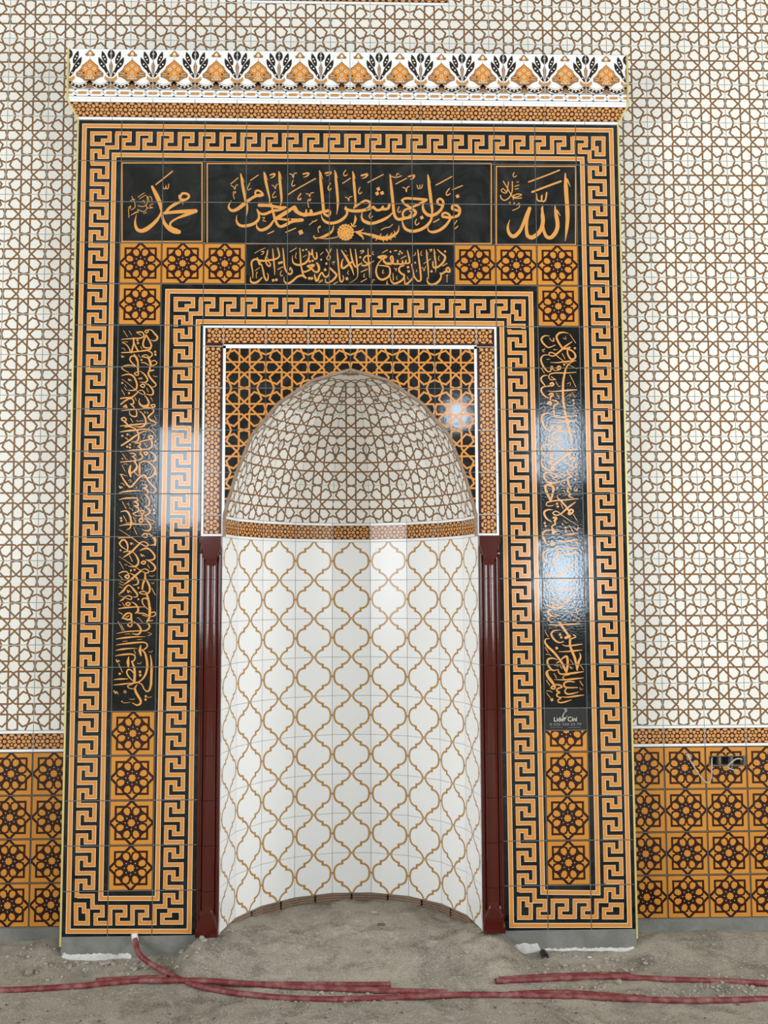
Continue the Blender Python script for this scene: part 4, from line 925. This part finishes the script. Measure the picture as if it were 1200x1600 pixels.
def lambrequin():
    A = Art(); S = T / 492.0
    Pt = lambda x, y: (x * S, T / 2 - y * S)
    K, TN = 'palmette_black', 'palmette_tan'
    def both(pts, m, l):
        for s in (1, -1): A.poly([Pt(s * x, y) for x, y in pts], m, l)
    sym = lambda pts: pts + [(-x, y) for x, y in pts[::-1] if x != 0]
    # small trefoil above the mound, the mound with its pale veins
    A.poly([Pt(*q) for q in sym([(0, 12), (26, 34), (36, 52), (58, 66), (52, 88), (28, 92), (0, 84)])], 'tan_print', 0)
    A.poly([Pt(*q) for q in sym([(0, 30), (16, 50), (20, 74), (0, 76)])], 'cream_print', 1)
    A.rect(*Pt(-2, 130), *Pt(2, 92), 'tan_print', 0)
    mound = [(0, 124), (34, 158), (66, 186), (92, 206), (104, 240), (124, 264), (160, 296), (158, 340), (118, 352), (84, 372), (60, 396), (0, 400)]
    A.poly([Pt(*q) for q in sym(mound)], 'tan_print', 0)
    A.poly([Pt(*q) for q in sym([(0, 136), (30, 168), (60, 196), (84, 216), (94, 248), (82, 300), (70, 330), (40, 340), (0, 344)])], 'orange_print', 1)
    for x, y in ((0, 205), (-50, 245), (50, 245), (0, 290), (0, 352)):
        c = Pt(x, y); A.disc(c[0], c[1], 19 * S, 'cream_print', 2); A.disc(c[0], c[1], 10 * S, 'tan_print', 3)
    for s in (-1, 1):
        c = Pt(s * 70, 298); A.disc(c[0], c[1], 11 * S, K, 2)
        A.line([Pt(s * 82, 300), Pt(s * 140, 292)], 5 * S, 'cream_print', 2); A.line([Pt(s * 82, 318), Pt(s * 138, 326)], 5 * S, 'cream_print', 2)
        A.line([Pt(s * 12, 318), Pt(s * 56, 366)], 6 * S, 'cream_print', 2)
        A.line([Pt(s * 40, 176), Pt(s * 100, 250)], 4 * S, TN, 2)
    A.line([Pt(-50, 364), Pt(50, 364)], 7 * S, 'cream_print', 2)
    # black leaves on both joints, with pale dots
    for s in (1, -1):
        j = s * 246
        def leaf(pts, w0, dots):
            A.stroke([(j - s * x, y) for x, y in pts], [w0 * .55, w0, w0 * 1.05, w0 * .8, 5], Pt, K, 0)
            for x, y in dots:
                c = Pt(j - s * x, y); A.disc(c[0], c[1], 10 * S, 'cream_print', 1)
        leaf([(0, 112), (4, 90), (4, 55), (0, 4)], 74, [(4, 58)])
        leaf([(62, 172), (70, 140), (88, 90), (106, 28)], 52, [(74, 128), (90, 96)])
        leaf([(56, 258), (86, 215), (116, 172), (146, 102)], 56, [(84, 214), (112, 184)])
        leaf([(18, 336), (40, 290), (70, 250), (90, 225)], 34, [(40, 296)])
        A.poly([Pt(j, 130), Pt(j - s * 22, 205), Pt(j - s * 12, 300), Pt(j, 330)], 'tan_print', 1)
        A.poly([Pt(j, 402), Pt(j - s * 40, 400), Pt(j - s * 76, 366), Pt(j - s * 66, 326), Pt(j - s * 40, 352), Pt(j, 366)], TN, 2)
        # swag
        sw = [(j - s * 14, 408), (j - s * 50, 440), (j - s * 100, 460), (j - s * 123, 463), (j - s * 150, 460), (j - s * 205, 438), (j - s * 244, 402)]
        A.stroke(sw, [34, 36, 34], Pt, K, 1)
        for x, y in ((40, 430), (78, 450), (123, 460), (165, 454), (206, 434)):
            c = Pt(j - s * x, y); A.disc(c[0], c[1], 11 * S, 'cream_print', 2, 6)
        A.line([Pt(j - s * 20, 384), Pt(j - s * 60, 412), Pt(j - s * 123, 432), Pt(j - s * 190, 410), Pt(j - s * 244, 380)], 6 * S, TN, 0)
        A.poly([Pt(j, 425), Pt(j, 480), Pt(j - s * 62, 480)], 'tan_print', 0)
    A.poly([Pt(0, 425), Pt(60, 480), Pt(-60, 480)], 'tan_print', 0)
    A.rect(-T / 2, T / 2 - 489 * S, T / 2, T / 2 - 482 * S, K, 2)
    return A
def chain():
    A = Art(); hh = (CZ2 - CZ1) / 2; p = T / 3; yc = .0065; K = 'palmette_black'
    A.rect(-T / 2, hh - .0022, T / 2, hh, K, 0)
    A.rect(-T / 2, yc - .0185, T / 2, yc - .0163, K, 0)
    A.rect(-T / 2, -hh, T / 2, -hh + .0018, K, 0)
    for i in range(5):
        x = -T / 2 + (i - .5) * p
        A.poly([(x + .010, yc), (x + .015, yc - .0068), (x + p - .017, yc - .0068), (x + p - .010, yc), (x + p - .015, yc + .0068), (x + .017, yc + .0068)], 'palmette_tan', 0)
        for s in (-1, 1): A.poly([(x - .0065, yc + s * .0165), (x + .0065, yc + s * .0165), (x, yc + s * .0095)], K, 1)
        A.line([(x - .009, yc + .0075), (x + .004, yc - .0075)], .0012, K, 1); A.line([(x - .004, yc + .0075), (x + .009, yc - .0075)], .0012, K, 1)
    return A
ART_LAMB, ART_CHAIN = lambrequin(), chain()
cut = 1.34 - 6 * T
spans = [(CX0 + i * T, CX0 + (i + 1) * T, 0) for i in range(6)] + [(-cut, 0, 1), (0, cut, -1)] + [(CX1 - (6 - i) * T, CX1 - (5 - i) * T, 0) for i in range(6)]
memo = {}
for xa, xb, c in spans:
    xc = xa + T / 2 if c >= 0 else xb - T / 2                 # cut tiles keep their outer edge
    k = c
    if k not in memo:
        lo, hi = (xa - xc, xb - xc)
        memo[k] = (tile_mesh('lambrequin_tile', box2(lo, -T / 2, hi, T / 2), ART_LAMB, 'bright_white_glaze'),
                   tile_mesh('chain_tile', box2(lo, -(CZ2 - CZ1) / 2, hi, (CZ2 - CZ1) / 2, .0004), ART_CHAIN, 'bright_white_glaze'))
    link('lambrequin_tile', memo[k][0], cor, (xc, CY, CZ2 + T / 2))
    link('chain_tile', memo[k][1], cor, (xc, CY, (CZ1 + CZ2) / 2))
    # slanted band below
    sl = math.hypot(CY, CZ1 - CZ0); sy, sz = CY / sl, (CZ1 - CZ0) / sl
    reg = [(xa + GAP, 0), (xb - GAP, 0), (xb - GAP, sl), (xa + GAP, sl)]
    lim = [(-1.3, 0), (1.3, 0), (1.34, sl), (-1.34, sl)]
    reg = clip(reg, lim)
    A = Art(); kz = sl / .1
    A.p = [([(x + xc, (z + .05) * kz) for x, z in p], m, l, a0 + xc, a1 + xc, (b0 + .05) * kz, (b1 + .05) * kz) for p, m, l, a0, a1, b0, b1 in ART_BAND.p]
    fnb = lambda x, v, d: (x, v * sy + d * sz, CZ0 + v * sz - d * sy)
    me = tile_mesh('band_tile', reg, A, 'bright_white_glaze', fn=fnb, bevel=False)
    link('band_tile', me, cor)
# gold edge strips
def strip(name, P, parent, wx=.007, wy=.012):
    mb = MB(); rows = []
    for x, y, z in P:
        s = 1 if x > 0 else -1
        rows.append([(x - s * .001, y - .003, z), (x + s * wx, y - .003, z), (x + s * (wx + .002), y + .002, z), (x + s * (wx + .002), y + wy, z), (x - s * .001, y + wy, z)])
    mb.grid(rows, 'gold_trim', True)
    for r in (0, len(rows) - 1): mb.f.append(tuple(r * 5 + k for k in range(5))); mb.m.append(0)
    return mb.build(name, parent)
for s in (-1, 1):
    strip('gold_edge_strip', [(s * 1.3, 0, .06), (s * 1.3, 0, CZ0)], mih)
    strip('gold_edge_strip', [(s * 1.3, 0, CZ0), (s * 1.34, CY, CZ1), (s * 1.34, CY, CZ3)], cor)
# cement plinths with plaster smears
for s in (-1, 1):
    mb = MB(); a, b = sorted((s * 1.3, s * .70)); mb.box((a, .0, -.06), (b, .12, .0985), 'cement'); pl = mb.build('plinth', mih)
    for x0, x1, h0 in (((-1.298, -.985, .026), (-.735, -.712, .062)) if s < 0 else ((.705, .86, .044), (.84, 1.298, .020))):
        mb = MB(); rows = []; n = int((x1 - x0) / .005)
        for i in range(n + 1):
            x = x0 + (x1 - x0) * i / n; e_ = min(1, min(i, n - i) / 3 + .15)
            hh = (h0 + .010 * noise.noise(Vector((x * 26, s, 0))) + .008 * noise.noise(Vector((x * 75, s, 4)))) * (.4 + .6 * e_)
            th = .0035 + .0025 * noise.noise(Vector((x * 40, 2, s)))
            rows.append([(x, -th - .006, -.03), (x, -th - .002, hh * .5), (x, -th, hh * .85), (x, .002, hh + .003)])
        mb.grid(rows, 'plaster_white'); mb.build('plaster_smear', pl)

# ------------------------------------------------------------------ conduits, cables and debris on the ground
def tube(name, pts, r, m, ribs=False, n=10, caps=True, sub=6):
    P = [Vector(p) for p in pts]; Q = []
    E = [P[0]] + P + [P[-1]]
    for i in range(1, len(E) - 2):
        p0, p1, p2, p3 = E[i - 1:i + 3]
        for k in range(sub):
            t = k / sub
            Q.append(.5 * (2 * p1 + (p2 - p0) * t + (2 * p0 - 5 * p1 + 4 * p2 - p3) * t * t + (3 * p1 - p0 - 3 * p2 + p3) * t ** 3))
    Q.append(P[-1])
    if ribs:                                             # resample so that the ribs are even
        S = [Q[0]]; step = .006
        for q in Q[1:]:
            while (q - S[-1]).length > step: S.append(S[-1] + (q - S[-1]).normalized() * step)
        Q = S
    mb = MB(); rows = []; up = Vector((0, 0, 1))
    for i, q in enumerate(Q):
        t = (Q[min(i + 1, len(Q) - 1)] - Q[max(i - 1, 0)]).normalized()
        a = t.cross(up if abs(t.z) < .95 else Vector((1, 0, 0))).normalized(); b = a.cross(t)
        rr = r * (1.0 if not ribs or i % 2 else .93)
        rows.append([tuple(q + a * rr * math.cos(2 * math.pi * k / n) + b * rr * math.sin(2 * math.pi * k / n)) for k in range(n)])
    mb.grid(rows, m, True)
    if caps:
        mb.f.append(tuple(range(n))); mb.m.append(0); L = len(mb.v); mb.f.append(tuple(range(L - n, L))[::-1]); mb.m.append(0)
    return mb.build(name, smooth=True)
RP = .0125
def gpt(u, v, lift=0.0, z0=.012):
    x, y = onfloor(u, v, z0)
    for _ in range(3): x, y = onfloor(u, v, ground(x, y) + RP * .75 + lift)
    return (x, y, ground(x, y) + RP * .75 + lift)
G = 'red conduits on the ground'
def pl(*q): return [gpt(*p) for p in q]
p0 = onplane(211, 1467, -.018); tip = (p0[0], -.018, p0[1])
path = [tip, (tip[0] + .012, -.05, .085), (tip[0] + .05, -.11, .05)] + [gpt(*q) for q in ((262, 1521), (300, 1536), (340, 1547), (400, 1555.5), (470, 1560.5), (540, 1561), (630, 1558), (720, 1554.5), (800, 1555), (880, 1556.5), (960, 1560), (1060, 1563.5), (1130, 1563), (1240, 1560))]
A_ = tube('conduit', path, RP, 'conduit_red', True)
tag(A_, 'dusty red conduit rising to a white taped end at the left plinth', 'conduit', G)
t_ = tube('taped_end', [(tip[0] - .006, -.012, tip[2] + .022), (tip[0], -.018, tip[2]), (tip[0] + .004, -.025, tip[2] - .012)], RP * 1.15, 'conduit_tape'); t_.parent = A_
B_ = tube('conduit', pl((-40, 1549), (60, 1545), (140, 1539.5), (210, 1533), (290, 1529), (340, 1531, .018), (400, 1538), (520, 1545), (620, 1548.5), (700, 1551)), RP, 'conduit_red', True)
tag(B_, 'dusty red conduit entering from the left edge, ending midway against another', 'conduit', G)
C_ = tube('conduit', pl((150, 1532.5), (205, 1529), (262, 1527, -.003)), RP * .9, 'conduit_red', True)
tag(C_, 'short red conduit piece half buried behind the left end of the pipes', 'conduit', G)
C2 = tube('conduit', pl((345, 1530), (430, 1537), (520, 1538), (612, 1537.5)), RP * .9, 'conduit_red', True)
tag(C2, 'red conduit with its open end half buried below the middle of the niche', 'conduit', G)
D_ = tube('conduit', pl((774, 1533), (840, 1530.5), (900, 1528), (960, 1526.5), (1030, 1530), (1090, 1532, -.004), (1120, 1533, -.012), (1150, 1534, -.004), (1240, 1539)), RP, 'conduit_red', True)
tag(D_, 'red conduit running to the right edge below the right plinth, partly buried', 'conduit', G)
D2 = tube('conduit', pl((780, 1528.5, -.004), (860, 1525), (930, 1523), (985, 1523, -.006)), RP * .85, 'conduit_red', True)
tag(D2, 'thinner red conduit lying just behind the partly buried right-hand one', 'conduit', G)
E2 = tube('conduit', pl((795, 1553.5, .0), (850, 1551), (905, 1552), (970, 1557), (1010, 1559.5)), RP * .9, 'conduit_red', True)
tag(E2, 'short red conduit leaning on the long front conduit at right', 'conduit', G)

def wpt(u, v, out): x, z = onplane(u, v, WY - out); return (x, WY - out, z)
c1 = tube('cable', [wpt(1073, 1177, .004), wpt(1076, 1184, .012), wpt(1088, 1204, .02), wpt(1099, 1219, .02), wpt(1106, 1223, .02), wpt(1111, 1217, .02), wpt(1112, 1200, .02), wpt(1112, 1186, .0), wpt(1113, 1184, -.03)], .0036, 'cable_grey', n=8)
tag(c1, 'grey cable loop hanging left of the open socket box', 'cable', 'loose cables at the socket box')
tube('cable_knot', [wpt(1073, 1178, .012), wpt(1075, 1182, .014), wpt(1078, 1186, .012)], .0085, 'cable_grey', n=8).parent = c1
c2 = tube('cable', [wpt(1158, 1190, -.03), wpt(1158, 1186, .01), wpt(1150, 1186, .03), wpt(1142, 1192, .035), wpt(1136, 1199, .03), wpt(1144, 1202, .02), wpt(1152, 1205, .015)], .0036, 'cable_grey', n=8)
tag(c2, 'short grey cable curling out of the right opening of the socket box', 'cable', 'loose cables at the socket box')

ICO = []
def ico():
    t = (1 + 5 ** .5) / 2
    V = [Vector(v).normalized() for v in ((-1, t, 0), (1, t, 0), (-1, -t, 0), (1, -t, 0), (0, -1, t), (0, 1, t), (0, -1, -t), (0, 1, -t), (t, 0, -1), (t, 0, 1), (-t, 0, -1), (-t, 0, 1))]
    Fc = ((0, 11, 5), (0, 5, 1), (0, 1, 7), (0, 7, 10), (0, 10, 11), (1, 5, 9), (5, 11, 4), (11, 10, 2), (10, 7, 6), (7, 1, 8), (3, 9, 4), (3, 4, 2), (3, 2, 6), (3, 6, 8), (3, 8, 9), (4, 9, 5), (2, 4, 11), (6, 2, 10), (8, 6, 7), (9, 8, 1))
    return V, Fc
IV, IF = ico()
def stone(mb, c, r, m, flat_=.7, rng=random):
    n0 = len(mb.v); k = mb.mi(m); a = rng.random() * 6.28; ca, sa = math.cos(a), math.sin(a); sx = r * (1 + .5 * rng.random())
    for v in IV:
        j = .75 + .45 * rng.random(); x, y, z = v.x * sx * j, v.y * r * j, v.z * r * flat_ * j
        mb.v.append((c[0] + x * ca - y * sa, c[1] + x * sa + y * ca, c[2] + z))
    for f_ in IF: mb.f.append(tuple(n0 + i for i in f_)); mb.m.append(k)
mb = MB(); rg = random.Random(3)
def scatter(n, u0, u1, v0, v1, r0, r1, m='stone'):
    for _ in range(n):
        x, y = onfloor(rg.uniform(u0, u1), rg.uniform(v0, v1), .01)
        if y > -.012 and abs(x) > .68 and abs(x) < 1.32: continue
        if y > .13: continue
        r = r0 + (r1 - r0) * rg.random() ** 2.2
        stone(mb, (x, y, ground(x, y) + r * .25), r, m, rng=rg)
scatter(900, 0, 1200, 1475, 1600, .0015, .0055); scatter(90, 100, 330, 1496, 1518, .003, .014); scatter(80, 820, 1010, 1490, 1520, .003, .013)
scatter(110, 390, 640, 1545, 1562, .003, .010); scatter(120, 840, 1200, 1538, 1556, .003, .010); scatter(60, 1080, 1200, 1520, 1545, .003, .011)
scatter(500, 330, 780, 1415, 1530, .0015, .006); scatter(60, 0, 110, 1470, 1530, .003, .010); scatter(50, 1000, 1200, 1450, 1520, .002, .007)
scatter(90, 0, 1200, 1560, 1600, .002, .006, 'chip_dark')
tag(mb.build('rubble'), 'loose grey pebbles and mortar crumbs strewn over the dirt floor', 'rubble', kind='stuff')
def single(name, u, v, r, m, label, cat, flat_=.6, seed=1):
    q = MB(); x, y = onfloor(u, v, .01)
    for _ in range(4): x, y = onfloor(u, v, ground(x, y))
    stone(q, (0, 0, 0), r, m, flat_, random.Random(seed)); o = q.build(name); o.location = (x, y, ground(x, y) + r * flat_ * .5); return tag(o, label, cat)
single('stone', 585, 1427, .016, 'stone', 'small pale stone on the dirt heap inside the niche', 'stone', seed=2)
single('stone', 730, 1502, .016, 'stone', 'pale stone on the dirt left of the right plinth', 'stone', seed=3)
single('mortar_chip', 595, 1446, .024, 'chip_dark', 'flat dark chip lying on the middle of the dirt heap', 'chip', .3, 4)
single('mortar_shard', 167, 1505, .026, 'stone', 'flat grey mortar shard lying below the left plinth', 'shard', .35, 5)
single('mortar_shard', 45, 1522, .020, 'stone', 'pale mortar lump near the left edge of the floor', 'lump', .6, 6)
single('tile_shard', 921, 1496, .014, 'plaster_white', 'small white tile shard in front of the right plinth', 'shard', .4, 7)
single('stone', 967, 1537, .015, 'stone', 'pale stone wedged between the right-hand conduits', 'stone', .8, 8)
# open end of a buried black pipe at the right plinth
x, y = onfloor(852, 1492, .02)
mb = MB(); rows = []
for d, r in ((.05, .016), (0, .016), (0, .0125), (.05, .0125)):
    rows.append([(r * math.cos(a), d, r * math.sin(a)) for a in [2 * math.pi * k / 14 for k in range(14)]])
mb.grid(rows, 'box_dark', True); mb.f.append(tuple(range(42, 56))); mb.m.append(0)
o = mb.build('pipe_stub'); o.location = (x, max(y, -.06) - .01, ground(x, -.06) + .006); tag(o, 'open black pipe stub sticking out of the dirt below the right plinth', 'pipe')
